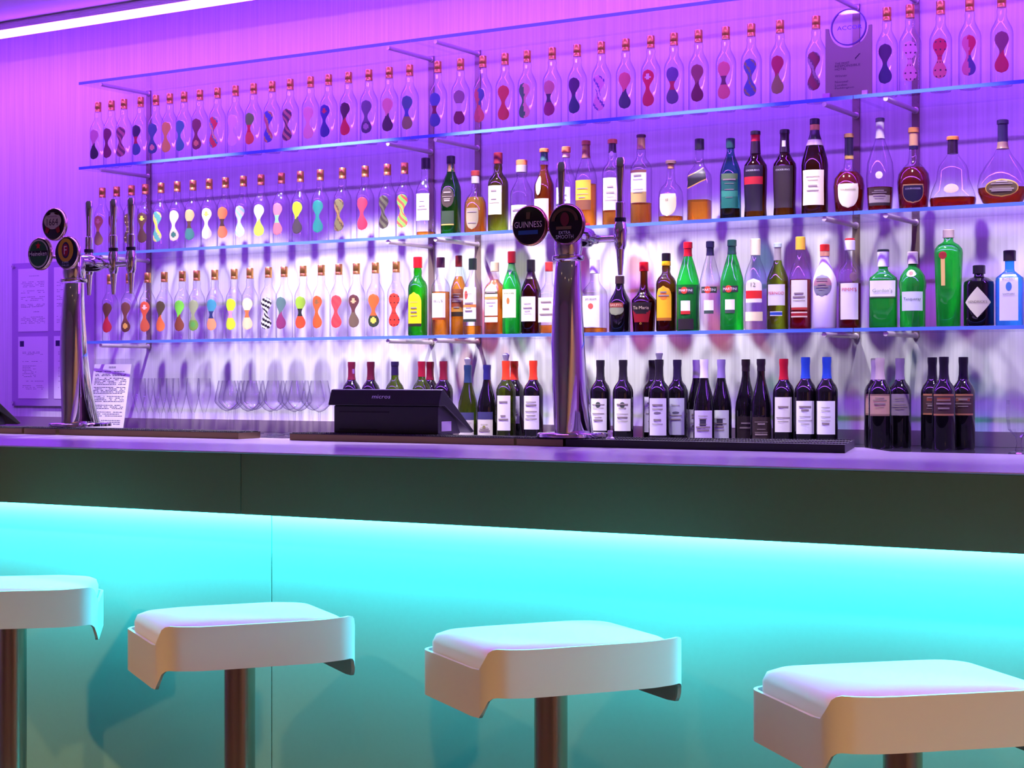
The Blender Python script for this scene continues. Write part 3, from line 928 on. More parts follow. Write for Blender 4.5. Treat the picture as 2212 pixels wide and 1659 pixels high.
bottle(S, 'round-bellied cognac bottle with navy oval label and tan neck', 1973.5, 276, 70, 'flask', M_CLEAR, caps=[(0.94, 1, (170, 110, 50), 1.25)], sleeves=[(0.78, 0.94, (206, 160, 110)), (0.74, 0.78, (26, 24, 60))],
       liquid=(0.52, M_COGNAC), labels=[(0.07, 0.30, shield(0.036), solid((190, 150, 90))), (0.085, 0.285, shield(0.0335), solid((28, 26, 52)))], texts=[('COURVOISIER', 0.245, 0.050, (200, 196, 206))], **B2)
bottle(S, 'flattened gourd-shaped cognac bottle with small gold oval label', 2058, 295, 100, 'gourd', M_CLEAR, caps=[(0.95, 1, (214, 130, 50), 1.25)], sleeves=[(0.76, 0.95, (44, 24, 40))],
       liquid=(0.15, M_COGNAC), labels=[(0.20, 0.33, oval(0.024), solid((230, 214, 160)))], dy=0.5, **B2)
bottle(S, 'wide flat decanter of amber cognac with gilt oval plaque', 2166, 259, 107, 'decanter', M_CLEAR, caps=[(0.95, 1, (36, 28, 60), 1.2)], sleeves=[(0.74, 0.95, (48, 40, 78)), (0.66, 0.76, (170, 140, 100))],
       liquid=(0.21, M_DAMBER), labels=[(0.09, 0.30, oval(0.056), solid((206, 166, 70))), (0.105, 0.285, oval(0.052), solid((92, 76, 44)))], dy=0.5, **B2)
# lowest bottle shelf
bottle(S, 'green scotch bottle with bright yellow label and red cap', 902.5, 555, 42.5, 'whisky', M_GREEN, caps=[(0.86, 1, (206, 24, 30), 1.2)],
       labels=[(0.12, 0.55, arch(0.031), bands((0.10, (40, 36, 20)), (1, (255, 236, 10))))], **B3)
bottle(S, 'clear scotch bottle with large white label and plum cap, amber below', 952, 556, 40, 'whisky', M_CLEAR, caps=[(0.87, 1, (70, 30, 50), 1.2)], liquid=(0.56, M_AMBER),
       labels=[(0.20, 0.54, rect(0.030), bands((0.07, (150, 60, 20)), (1, (250, 246, 236))))], texts=[("BELL'S", 0.44, 0.036, (80, 70, 70))], **B3)
bottle(S, 'amber scotch bottle with brown banded labels and maroon cap', 991, 552, 36, 'bell', M_CLEAR, caps=[(0.86, 1, (110, 26, 34), 1.3)], Y=YB + 0.06, liquid=(0.74, M_AMBER),
       labels=[(0.24, 0.58, rect(0.026), bands((0.18, (50, 44, 30)), (0.3, (200, 150, 60)), (0.55, (150, 80, 50)), (0.68, (206, 190, 160)), (1, (140, 76, 40))))], **B3)
bottle(S, 'clear scotch bottle with white label, red bird blot and black cap', 1021, 558, 42, 'bell', M_CLEAR, caps=[(0.85, 1, (24, 40, 30), 1.3)], liquid=(0.12, M_AMBER),
       labels=[(0.17, 0.62, rect(0.030), bands((0.12, (40, 56, 40)), (0.44, WHITE), (0.50, (230, 140, 60)), (1, (250, 244, 236)))), (0.46, 0.58, oval(0.008), solid((200, 80, 60)), -0.3)], **B3)
bottle(S, 'square amber whiskey bottle with white labels and ivory cap', 1069, 566, 41, 'whisky', M_CLEAR, caps=[(0.87, 1, (230, 206, 150), 1.2)], liquid=(0.76, M_AMBER),
       labels=[(0.26, 0.70, arch(0.024), bands((0.5, WHITE), (0.56, (190, 150, 60)), (0.7, (244, 236, 206)), (0.76, (90, 90, 60)), (1, (248, 240, 216)))), (0.17, 0.24, rect(0.024), solid(WHITE))], sq=4, **B3)
bottle(S, 'bright green whiskey bottle with pale green-cream label and dark red cap', 1105.5, 543, 41, 'tall', M_BRGREEN, caps=[(0.86, 1, (140, 22, 26), 1.2)], sleeves=[(0.76, 0.86, (60, 130, 60))],
       labels=[(0.20, 0.54, rect(0.031), bands((0.04, (190, 160, 60)), (1, (238, 244, 196)))), (0.36, 0.44, oval(0.006), solid((200, 110, 50)))], texts=[('JAMESON', 0.49, 0.044, (60, 90, 50))], **B3)
bottle(S, 'dark amber rye bottle with white label and black neck', 1147, 561, 43.5, 'tall', M_BROWN, caps=[(0.84, 1, BLACKC, 1.15)], sleeves=[(0.74, 0.84, (50, 30, 20))], liquid=(0.6, M_DAMBER),
       labels=[(0.17, 0.50, rect(0.032), solid((246, 242, 236)))], **B3)
bottle(S, 'clear bourbon bottle half hidden by the two-badge tower', 1186, 566, 42, 'square', M_CLEAR, caps=[(0.87, 1, (200, 60, 50), 1.2)], liquid=(0.12, M_AMBER),
       labels=[(0.16, 0.50, rect(0.030), solid((244, 232, 200)))], sq=4, **B3)
bottle(S, 'square black-labelled whiskey bottle with black cap beside the tower', 1240, 573.7, 46, 'square', M_CLEAR, caps=[(0.84, 1, BLACKC, 1.2)], liquid=(0.12, M_AMBER),
       labels=[(0.12, 0.50, rect(0.030), bands((0.93, (26, 26, 28)), (1, (150, 80, 30))))], sq=4, **B3)
bottle(S, 'square clear bourbon bottle with white label and white cap', 1284.5, 560, 50, 'square', M_CLEAR, caps=[(0.81, 1, (232, 232, 238), 1.3)], liquid=(0.07, M_AMBER),
       labels=[(0.08, 0.50, rect(0.030), solid((248, 246, 240))), (0.32, 0.40, oval(0.010), solid((220, 100, 80)))], texts=[('JIM BEAM', 0.45, 0.040, (70, 60, 60))], sq=4, **B3)
bottle(S, 'black cream liqueur bottle with green-cream oval label', 1339, 596, 49, 'baileys', M_DARK, caps=[(0.86, 1, (60, 40, 40), 1.1)],
       labels=[(0.30, 0.50, oval(0.030), solid((150, 160, 120))), (0.44, 0.52, rect(0.028), solid((170, 84, 60)))], texts=[('BAILEYS', 0.48, 0.044, (236, 206, 170))], **B3)
bottle(S, 'broad-shouldered dark red liqueur bottle with black label and red cap', 1391, 566, 54, 'bulbneck', M_BROWN, caps=[(0.87, 1, (206, 20, 26), 1.2)], liquid=(0.44, M_RED),
       labels=[(0.14, 0.42, lambda v: 0.030 + 0.012 * v, lambda u, v: paint((30, 20, 18)) if v > 0.38 + 0.25 * u * u else paint((150, 14, 24)))], texts=[('Tia Maria', 0.345, 0.060, (226, 206, 170)), ('o', 0.12, 0.008, (220, 170, 60))], **B3)
bottle(S, 'brown liqueur bottle with yellow arched label and yellow neck band', 1439, 547, 44, 'whisky', M_BROWN, caps=[(0.90, 1, (24, 20, 22), 1.2), (0.84, 0.90, (240, 200, 20), 1.1)], liquid=(0.5, M_DAMBER),
       labels=[(0.14, 0.58, arch(0.030), bands((0.12, (170, 100, 20)), (1, (248, 184, 20)))), (0.40, 0.50, oval(0.014), solid((240, 130, 40)))], **B3)
for px, tp, w, gm, capc, d, lc in ((1486, 523, 50, M_BRGREEN, (206, 24, 36), 'green vermouth bottle of dark wine with red cap', (34, 22, 24)),
                                   (1534, 521, 46, M_CLEAR, (40, 40, 70), 'clear vermouth bottle with pale label and navy cap', (206, 226, 206)),
                                   (1581, 518, 51, M_BRGREEN, (36, 80, 66), 'bright green vermouth bottle with dark green cap', (30, 110, 60))):
    dark = capc[0] == 206
    bottle(S, d, px, tp, w, 'slope', gm, caps=[(0.93, 1, capc, 1.15)], sleeves=[(0.84, 0.93, capc)], liquid=(0.52, M_DARK) if dark else None,
           labels=[(0.42, 0.49, rect(0.030), solid((50, 60, 54))), (0.415, 0.495, oval(0.012), solid((226, 70, 40)), -0.1), (0.19, 0.34, rect(0.017), bands((0.25, (190, 40, 30) if dark else (60, 80, 70)), (1, (244, 244, 238))))]
           + ([(0.02, 0.14, rect(0.03), solid(lc))] if dark else []),
           texts=[('MARTINI', 0.455, 0.048, (240, 240, 240))], **B3)
bottle(S, 'clear aniseed bottle with pale label, red band and cream cap', 1632, 516, 48, 'tall', M_CLEAR, caps=[(0.82, 1, (236, 232, 180), 1.2)],
       labels=[(0.30, 0.56, arch(0.031), bands((0.15, (240, 240, 220)), (0.5, (226, 40, 34)), (1, (250, 250, 226)))), (0.10, 0.20, rect(0.034), solid((246, 236, 180)))],
       texts=[('12', 0.495, 0.016, (120, 130, 70)), ('EL BRIGO', 0.375, 0.036, (250, 230, 220))][:1], **B3)
bottle(S, 'olive-green pastis bottle with white label, red letters and blue tag', 1680, 525, 47, 'bell', M_OLIVE, caps=[(0.95, 1, (190, 214, 206), 1.2)], sleeves=[(0.80, 0.95, (176, 170, 160))], liquid=None,
       labels=[(0.28, 0.52, rect(0.033), solid((236, 240, 232))), (0.16, 0.21, rect(0.022), lambda u, v: paint((230, 236, 240)) if abs(u) > 0.9 or v < 0.15 or v > 0.85 else paint((40, 80, 170)))],
       texts=[('PERNOD', 0.42, 0.056, (226, 90, 90))], **B3)
bottle(S, 'clear bottle of red aperitif with tall cream label and gold cap', 1729, 511.6, 48, 'tall', M_CLEAR, caps=[(0.86, 1, (240, 196, 60), 1.2)], liquid=(0.54, M_RED),
       labels=[(0.21, 0.53, rect(0.030), bands((0.05, (190, 60, 40)), (1, (238, 244, 214)))), (0.13, 0.19, rect(0.030), bands((0.25, (240, 226, 190)), (0.75, (170, 30, 30)), (1, (240, 226, 190))))], **B3)
bottle(S, 'opaque white rum bottle with silver disc label and red cap', 1781.6, 528, 51, 'tall', M_FROST, caps=[(0.92, 1, (230, 50, 30), 1.15), (0.86, 0.92, (226, 170, 120), 1.1)],
       labels=[(0.38, 0.64, oval(0.035), lambda u, v: paint((140, 144, 148)) if v < 0.5 or v > 0.8 else paint((190, 140, 140)))], **B3)
bottle(S, 'clear fruit-cup bottle with tall white label, red letters and white cap', 1836, 515, 49, 'whisky', M_CLEAR, caps=[(0.98, 1, (200, 40, 40), 1.25), (0.87, 0.98, (230, 234, 236), 1.25)], liquid=(0.50, M_COGNAC),
       labels=[(0.10, 0.50, rect(0.033), bands((0.18, (240, 240, 236)), (0.2, (190, 190, 186)), (1, (242, 242, 238)))), (0.52, 0.62, oval(0.014), solid((140, 110, 120)), 0.4)], texts=[("PIMM'S", 0.43, 0.050, (226, 90, 80))], **B3)
bottle(S, 'green squarish gin bottle with white label and white cap', 1908, 539, 59, 'gin', M_BRGREEN, caps=[(0.975, 1, (20, 40, 34), 1.3), (0.78, 0.975, (226, 236, 226), 1.25)],
       labels=[(0.38, 0.60, rect(0.040), bands((0.05, (60, 80, 60)), (1, (238, 240, 230))))], texts=[("Gordon's", 0.475, 0.058, (120, 130, 120))], sq=4, dy=0.75, **B3)
bottle(S, 'green shaker-shaped gin bottle with grey-white label and red seal', 1971.5, 544, 58, 'shaker', M_BRGREEN, caps=[(0.84, 1, (200, 190, 180), 1.2)],
       labels=[(0.22, 0.47, rect(0.038), solid((206, 216, 222))), (0.66, 0.76, oval(0.014), solid((236, 232, 226)), -0.1), (0.68, 0.74, oval(0.007), solid((150, 60, 60)), -0.1)],
       texts=[('Tanqueray', 0.37, 0.058, (80, 90, 100))], **B3)
bottle(S, 'tall tapered green gin bottle with vertical gold strip and red seal', 2049, 496, 60, 'tengin', M_BRGREEN, caps=[(0.915, 1, (196, 180, 160), 1.2)],
       labels=[(0.42, 0.70, rect(0.006), solid((226, 190, 110)), -0.35), (0.69, 0.77, oval(0.012), solid((160, 40, 40)), -0.35)], sq=3.2, **B3)
bottle(S, 'squat black apothecary gin bottle with cream diamond label', 2115, 573, 65, 'apoth', M_DARK, caps=[(0.86, 1, (28, 24, 34), 1.25)],
       labels=[(0.14, 0.64, diamond(0.046), solid((206, 206, 176)))], texts=[("HENDRICK'S", 0.40, 0.062, (120, 116, 100))], **B3)
bottle(S, 'pale blue square gin bottle with white framed label and dark cap', 2181, 541, 58, 'gin', M_BLUEG, caps=[(0.86, 1, (36, 28, 34), 1.35)],
       labels=[(0.07, 0.68, rect(0.026), lambda u, v: paint((120, 130, 150)) if abs(u) > 0.94 or v < 0.02 or v > 0.98 else paint((232, 236, 226))), (0.46, 0.58, oval(0.009), solid((70, 130, 200)))],
       texts=[('BOMBAY', 0.62, 0.036, (90, 90, 110)), ('SAPPHIRE', 0.42, 0.034, (110, 120, 150))], sq=5, dy=0.7, **B3)

# wine bottles on the back counter
G4 = 'wine bottles on the back counter'
RF, RB_ = 5.50, 5.60
W_ = 'wine_bottle'
DKW, GRW = M_DARK, glass('green_wine_glass', (0.30, 0.40, 0.05), (0.01, 0.02, 0.005), 1.0, 0.03, 0.9, 0.04)


def wine(px, label, prof, cap, Y=RF, gm=None, cz=0.76, labels=(), texts=(), stopper=None, w=None, hh=0.30):
    x, _, Zd = on_y(px, Y)
    w = (w or 0.075) * F / Zd
    return bottle(W_, label, px, 780, w, prof, gm or DKW, base=ZC, Y=Y, labels=labels, texts=texts, stopper=stopper, group=G4, Hfix=hh,
                  sleeves=[(cz, 0.999, pbr('foil_%d_%d_%d' % cap, cap, 0.35, 0.2))], yaw=20 + random.uniform(-5, 5))


wl = lambda c, z0=0.20, z1=0.55, w=0.031: [(z0, z1, rect(w), solid(c))]
wine(759.5, 'wine bottle with wine-red foil and lilac neck tag behind the till', 'bordeaux', (110, 24, 54), labels=[(0.84, 0.92, rect(0.005), solid((170, 130, 220)), 0.9)])
wine(801, 'wine bottle with plum foil behind the till, second from the flared glasses', 'bordeaux', (90, 18, 44))
wine(853, 'olive-necked wine bottle with dark blue foil behind the till', 'bordeaux', (40, 28, 70), gm=GRW, cz=0.82)
wine(911, 'green-necked wine bottle with crimson foil behind the till', 'bordeaux', (150, 22, 50), gm=GRW, cz=0.80)
wine(929, 'dark wine bottle with crimson foil standing behind a crimson-foiled one', 'bordeaux', (130, 18, 46), Y=RB_)
wine(958, 'wine bottle with maroon foil and white label at the till corner', 'bordeaux', (116, 22, 46), labels=wl((236, 234, 238)))
wine(1010.6, 'slope-shouldered wine with slate neck band, stopper and blue-grey label', 'burgundy', (40, 60, 96), cz=0.76, hh=0.285, stopper=True, gm=GRW,
     labels=[(0.04, 0.26, rect(0.034), solid((226, 222, 206))), (0.26, 0.36, rect(0.034), solid((70, 70, 110)))])
wine(1052, 'slope-shouldered wine with blue foil and cream label with gold dot', 'burgundy', (44, 40, 110), cz=0.80, hh=0.285,
     labels=[(0.04, 0.27, rect(0.034), solid((232, 228, 206))), (0.27, 0.37, rect(0.034), solid((66, 64, 110))), (0.13, 0.19, oval(0.006), solid((150, 150, 60)))])
wine(1093, 'green wine bottle with orange-red foil, grey stopper and white label', 'bordeaux', (236, 70, 36), gm=GRW, labels=wl((248, 246, 236), 0.12, 0.56, 0.028), stopper=True)
wine(1111, 'dark wine bottle with orange-red foil behind a stoppered one', 'bordeaux', (226, 60, 34), Y=RB_, labels=wl((226, 220, 236)))
wine(1152, 'dark wine bottle with orange-red foil and plain white label', 'bordeaux', (236, 66, 36), labels=wl((248, 246, 240), 0.14, 0.56, 0.033))
wine(1250, 'dark wine bottle with bright crimson foil beside the two-badge tower', 'bordeaux', (200, 20, 56), labels=wl((40, 34, 44)))
for px, q in ((1297, 'nearer the two-badge tower'), (1346, 'next to the stoppered pair')):
    wine(px, 'black-foiled wine bottle with white rounded label and dark tree mark, %s' % q, 'bordeaux', (36, 30, 40), labels=[(0.14, 0.53, rect(0.033), solid((250, 250, 240))), (0.42, 0.49, oval(0.009), solid((80, 96, 80)))])
wine(1410, 'black-foiled wine bottle behind the stoppered grey-labelled one', 'bordeaux', (34, 26, 40), Y=RB_, labels=wl((236, 234, 240), 0.12, 0.55))
wine(1424, 'black-foiled wine bottle with violet stopper and pale grey label', 'bordeaux', (34, 28, 38), Y=5.46, labels=[(0.10, 0.54, rect(0.034), solid((232, 230, 236))), (0.35, 0.38, oval(0.013), solid((130, 120, 130)))], stopper=True)
wine(1463, 'black-foiled wine bottle with blue-grey label and dark sketch', 'bordeaux', (38, 26, 60), Y=5.55, labels=[(0.10, 0.54, rect(0.033), solid((206, 210, 224))), (0.35, 0.38, oval(0.013), solid((100, 100, 120)))])
wine(1505, 'pale-capped wine bottle tucked behind its white-capped twin', 'burgundy', (206, 186, 226), Y=5.63, labels=wl((214, 210, 216), 0.06, 0.40, 0.034), cz=0.78)
for px, c, q in ((1521, (238, 236, 240), 'white-capped wine bottle with lilac label and dark square crest'), (1558, (150, 130, 190), 'lilac-capped wine bottle with pale green label and dark square crest')):
    wine(px, q, 'burgundy', c, Y=5.47 if px < 1540 else 5.56, cz=0.78, labels=[(0.06, 0.40, rect(0.035), solid((222, 214, 232) if px < 1540 else (222, 230, 226))), (0.22, 0.30, rect(0.011), solid((70, 66, 80)))])
wine(1611, 'black burgundy wine bottle with dark bronze label, green glint', 'burgundy', (40, 24, 34), Y=5.58, cz=0.86, gm=DKW, labels=wl((46, 34, 34), 0.03, 0.33, 0.034))
wine(1644, 'black burgundy wine bottle with dark bronze label and copper neck ring', 'burgundy', (36, 26, 40), cz=0.86, labels=wl((52, 38, 34), 0.03, 0.33, 0.034))
wine(1693, 'dark wine bottle with cherry-red foil and white label', 'bordeaux', (176, 20, 44), labels=wl((240, 240, 226), 0.16, 0.56, 0.032))
for px, q in ((1740, 'next to the cherry-foiled bottle'), (1786, 'by the slanted mat end')):
    wine(px, 'wine bottle with bright blue foil and white label, %s' % q, 'bordeaux', (36, 70, 180), hh=0.305, labels=[(0.14, 0.51, rect(0.034), solid((246, 250, 248)))])
tan = lambda u, v: paint((206, 170, 140)) if 0.06 < v < 0.94 else paint((150, 120, 100))
wine(1891, 'silver-foiled wine bottle standing behind its tan-labelled twin', 'bordeaux', (170, 150, 180), Y=5.58, labels=[(0.36, 0.60, rect(0.036), tan)], hh=0.30)
wine(1901, 'silver-foiled wine bottle with tan-pink label on the polished counter', 'bordeaux', (190, 176, 170), Y=5.47, labels=[(0.36, 0.60, rect(0.037), tan)], hh=0.30)
wine(1944, 'silver-grey foiled wine bottle with grey-mauve label', 'bordeaux', (130, 110, 150), Y=5.57, labels=[(0.36, 0.60, rect(0.036), solid((150, 136, 150)))])
brn = lambda u, v: paint((176, 120, 80)) if (v < 0.06 or v > 0.94) else (paint((150, 84, 56)) if 0.66 < v < 0.84 and abs(u) < 0.7 else paint((74, 52, 46)))
for px, Y, q in ((2014, 5.56, 'standing behind the others'), (2039, 5.45, 'standing forward of its two twins'), (2081, 5.54, 'by the cut-glass tumbler')):
    wine(px, 'black-foiled wine bottle with brown bronze-edged label, %s' % q, 'bordeaux', (22, 14, 34), Y=Y, labels=[(0.37, 0.60, rect(0.037), brn)], hh=0.302)

# ------------------------------------------------------------------ stemware on the back counter


def glass_thing(px, Y, kind, label, group):
    x, _, _ = on_y(px, Y)
    o = thing('wine_glass' if kind == 'balloon' else 'tulip_glass', label, 'glass', (x, Y, ZC), 0, group)
    put('bowl', GLASS_M[kind][0], o); put('stem', GLASS_M[kind][1], o); put('foot', GLASS_M[kind][2], o)
    return o


def glass_meshes(bowl, zs):
    a = MB().lathe(bowl, M_STEM, 22, cap0=True, cap1=False).mesh('bowl')
    b = MB().lathe([(0.006, 0.006), (0.0042, 0.02), (0.0038, zs * 0.6), (0.006, zs)], M_STEM, 12, cap0=False, cap1=False).mesh('stem')
    c = MB().lathe([(0.036, 0.0005), (0.036, 0.002), (0.010, 0.005), (0.005, 0.009)], M_STEM, 22).mesh('foot')
    return a, b, c


GLASS_M = {
    'balloon': glass_meshes([(0.004, 0.100), (0.022, 0.108), (0.046, 0.132), (0.050, 0.142), (0.047, 0.165), (0.040, 0.195), (0.034, 0.225)], 0.100),
    'tulip': glass_meshes([(0.004, 0.085), (0.008, 0.092), (0.018, 0.125), (0.027, 0.165), (0.029, 0.195), (0.026, 0.235)], 0.085),
}
TG, BG = 'tulip glasses beside the drinks list', 'balloon wine glasses behind the bar mats'
for i, (px, Y) in enumerate([(300.5, 5.26), (316, 5.35), (333, 5.44), (346.6, 5.26), (360, 5.35), (373, 5.44), (388, 5.26), (417, 5.35), (441, 5.44)]):
    glass_thing(px, Y, 'tulip', 'slender clear tulip glass standing beside the drinks list', TG)
for i, (px, Y) in enumerate([(490, 5.30), (497, 5.46), (506, 5.62), (536, 5.30), (544, 5.45), (552, 5.61), (584, 5.30), (596, 5.47), (625, 5.62), (636, 5.31), (648, 5.46), (676, 5.62), (690, 5.32)]):
    glass_thing(px, Y, 'balloon', 'clear balloon wine glass on a thin stem between the bar mats', BG)
# cut glass at the frame edge
x, Yc = on_z(2201, 980, ZC)
o = thing('stemmed_tumbler', 'cut-crystal stemmed glass by the brown-labelled wine bottles', 'glass', (x, Yc, ZC))
MB().lathe([(0.010, 0.05), (0.034, 0.075), (0.040, 0.12), (0.038, 0.165)], M_STEM, 12, cap1=False).obj('bowl', o, smooth=20)
MB().lathe([(0.012, 0.008), (0.007, 0.03), (0.010, 0.05)], M_STEM, 10, cap0=False, cap1=False).obj('stem', o, smooth=20)
MB().lathe([(0.034, 0.0005), (0.030, 0.004), (0.012, 0.009)], M_STEM, 12).obj('foot', o, smooth=20)

# ------------------------------------------------------------------ flat prints and holders


def print_lines(m, x0, x1, z0, z1, y, rows, cols=1, seed=1, mat=None, fill=0.7, th=0.0016):
    """rows of small ink dashes standing in lines of type, on a sheet facing -y"""
    rnd = random.Random(seed)
    for r in range(rows):
        z = z1 - (z1 - z0) * (r + 0.5) / rows
        x = x0
        while x < x1 - 0.004:
            L = min(rnd.uniform(0.004, 0.016), x1 - x)
            if rnd.random() < fill:
                m.add([(x, y, z - th / 2), (x + L, y, z - th / 2), (x + L, y, z + th / 2), (x, y, z + th / 2)], [(0, 1, 2, 3)], mat or M_INK)
            x += L + 0.0025
    return m


xl, _, _ = on_y(30, YW); xr, _, _ = on_y(207, YW)
zt = on_y(30, YW, 570)[1]; zbm = on_y(30, YW, 876)[1]
nb = thing('notice_board', 'clear-fronted wall notice board holding four typed sheets', 'notice board', (xl, YW, zbm))
BWd, BHt = xr - xl, zt - zbm
MB().box(0, BWd, -0.012, -0.001, 0, BHt, M_PVIOLET).obj('backing', nb, smooth=0)
for cxp in (0.015, BWd - 0.015):
    for czp in (0.015, BHt - 0.015):
        MB().lathe([(0.007, -0.024), (0.007, -0.012)], M_CHROME, 12, 'y', (cxp, 0, czp)).obj('standoff', nb)
c0 = on_y(44, YW)[0] - xl; c1 = on_y(121, YW)[0] - xl
SW = 0.205
for ci, cx0 in enumerate((c0, c1)):
    for ri, (ya, yb) in enumerate(((580, 716), (727, 861))):
        za = on_y(80, YW, ya)[1] - zbm; zb2 = on_y(80, YW, yb)[1] - zbm
        s = MB().box(cx0, cx0 + SW, -0.0135, -0.0122, zb2, za, M_PAPER).obj('sheet', nb, smooth=0)
        m = MB(); hh = za - zb2
        if ri == 0:
            for k, (a, b, n_) in enumerate(((0.90, 0.86, 1), (0.80, 0.70, 4), (0.66, 0.60, 2), (0.56, 0.48, 3), (0.44, 0.38, 3), (0.33, 0.29, 1), (0.24, 0.12, 5))):
                ind = 0.06 if n_ == 1 else 0.02
                print_lines(m, cx0 + ind, cx0 + SW - ind, zb2 + hh * b, zb2 + hh * a, -0.0138, n_, 1, k + 7 * ci)
        else:
            m.box(cx0 + 0.012, cx0 + 0.040, -0.0140, -0.0136, zb2 + hh * 0.84, zb2 + hh * 0.93, paint((44, 36, 90)))
            for k, (a, b, n_) in enumerate(((0.76, 0.70, 3), (0.62, 0.58, 1), (0.54, 0.34, 8), (0.30, 0.26, 1), (0.22, 0.14, 3))):
                print_lines(m, cx0 + 0.03, cx0 + SW - (0.03 if n_ < 8 else 0.08), zb2 + hh * b, zb2 + hh * a, -0.0138, n_, 1, 50 + k + ci)
        tag(m.obj('print', s, smooth=0), kind='stuff')

# drinks list in an acrylic stand on the back counter
x0m, ym = on_y(182, 5.46)[0], 5.46
o = thing('menu_stand', 'clear acrylic stand holding a leaning printed drinks list', 'menu stand', (x0m, ym, ZC + 0.003), radians(4))
LEAN = 0.19
wS, hS = 0.235, 0.325


def leaned(m):
    m.v = [(x, y + z * LEAN, z * 0.982) for x, y, z in m.v]
    return m


leaned(MB().box(0, wS, 0.004, 0.007, 0, hS, M_ACRYL)).obj('front_plate', o, smooth=0)
leaned(MB().box(0, wS, -0.004, -0.001, 0, hS, M_ACRYL)).obj('cover_plate', o, smooth=0)
MB().box(0, wS, 0.0, 0.10, -0.002, 0.001, M_ACRYL).obj('base_plate', o, smooth=0)
sh = leaned(MB().box(0.008, wS - 0.015, 0.0005, 0.0025, 0.005, 0.300, M_PAPER)).obj('sheet', o, smooth=0)
m = MB()
print_lines(m, 0.095, 0.135, 0.281, 0.290, 0.0, 2, 1, 33, None, 1.0, 0.002)
for k, (a, b, n_) in enumerate(((0.272, 0.262, 1), (0.258, 0.246, 2), (0.240, 0.205, 5), (0.198, 0.165, 5), (0.158, 0.128, 4), (0.118, 0.096, 3), (0.088, 0.062, 3), (0.050, 0.026, 3))):
    print_lines(m, 0.022, wS - 0.03, b, a, 0.0, n_, 1, 90 + k, None, 0.8, 0.0028)
tag(leaned(m).obj('print', sh, smooth=0), kind='stuff')

# award plaque on the highest bottle shelf
xa = on_y(1783, 5.50)[0]; xb2 = on_y(1881, 5.50)[0]
zp = LEV[1] + GT
pw = xb2 - xa
o = thing('award_plaque', 'bronze-grey award plaque with engraved lines and ringed clear disc', 'plaque', (xa, 5.50, zp), radians(3))
ztop = on_y(1830, 5.50, 55)[1] - zp
cxp, czp, rr = pw * 0.50, on_y(1830, 5.50, 58)[1] - zp, 0.066
phh = on_y(1830, 5.50, 56)[1] - zp
# plate with a round bite out of the top
pts = [(0, 0), (pw, 0), (pw, phh - 0.002)]
n = 20
ra = 0.0695
a_r = math.acos(min(1, (pw / 2 - 0.006) / ra)) if (pw / 2 - 0.006) < ra else 0
for i in range(n + 1):
    a = -a_r * 0 - pi * i / n
    pts.append((cxp + ra * cos(a), czp + ra * sin(a)))
pts.append((0, phh - 0.002))
top_row = pts[2:]
m = MB()
nn = len(top_row)
mp_ = pbr('plaque_metal', (128, 116, 104), 0.4, 0.25)
V = []
for (x, z) in top_row:
    x = min(max(x, 0), pw)
    V += [(x, 0, 0), (x, 0, z), (x, 0.008, 0), (x, 0.008, z)]
Fc = []
for i in range(nn - 1):
    k = i * 4
    Fc += [(k, k + 1, k + 5, k + 4), (k + 2, k + 6, k + 7, k + 3), (k + 1, k + 3, k + 7, k + 5), (k, k + 4, k + 6, k + 2)]
Fc += [(0, 2, 3, 1), ((nn - 1) * 4, (nn - 1) * 4 + 1, (nn - 1) * 4 + 3, (nn - 1) * 4 + 2)]
m.add(V, Fc, mp_); m.obj('plate', o, smooth=0)
MB().lathe([(0.058, -0.0), (0.058, 0.006)], M_ACRYL, 36, 'y', (cxp, 0.001, czp)).obj('disc', o)
rg = MB()
rg.rings([[(cxp + r_ * cos(2 * pi * i / 40), y_, czp + r_ * sin(2 * pi * i / 40)) for i in range(40)] for r_, y_ in ((0.058, 0.0), (0.062, 0.0), (0.062, 0.008), (0.058, 0.008), (0.058, 0.0))], pbr('ring_violet', (70, 30, 120), 0.3), False, False).obj('ring', o)
DKI = paint((44, 30, 48))


def flat_text(body, x, z, w, mat, parent, y=-0.0008, left=False, h=None):
    v, f = text_fit(body, w, h)
    dx = w / 2 if left else 0
    return MB().add([(px_ + x + dx, y, pz_ + z) for px_, pz_ in v], f, mat).obj('lettering', parent, smooth=0)


flat_text('ACCOR', cxp + 0.004, czp - 0.002, 0.086, paint((90, 60, 210)), o, h=0.014)
for i, (body, z, w) in enumerate((('THE MOST', 0.117, 0.050), ('RESPONSIBLE', 0.108, 0.088), ('HOTEL', 0.098, 0.040), ('Winner', 0.075, 0.042), ('Novotel', 0.055, 0.045), ('London', 0.044, 0.042), ('Paddington', 0.033, 0.066))):
    flat_text(body, 0.034, z, w, DKI, o, left=True, h=0.0075)
MB().box(-0.006, 0.018, -0.012, 0.012, 0.0, 0.018, pbr('peg', (190, 130, 190), 0.4)).obj('foot_block', o, smooth=0)
MB().box(pw - 0.030, pw - 0.012, -0.012, 0.012, 0.0, 0.018, pbr('peg', (190, 130, 190), 0.4)).obj('foot_block', o, smooth=0)
m = MB()
for a in (0, 1, 2):
    m.add([(0.104 + a * 0.006, -0.0008, 0.132 + a * 0.006), (0.112 + a * 0.006, -0.0008, 0.138 + a * 0.004), (0.104 + a * 0.004, -0.0008, 0.124 + a * 0.005)], [(0, 1, 2)], DKI)
m.obj('emblem', o, smooth=0)

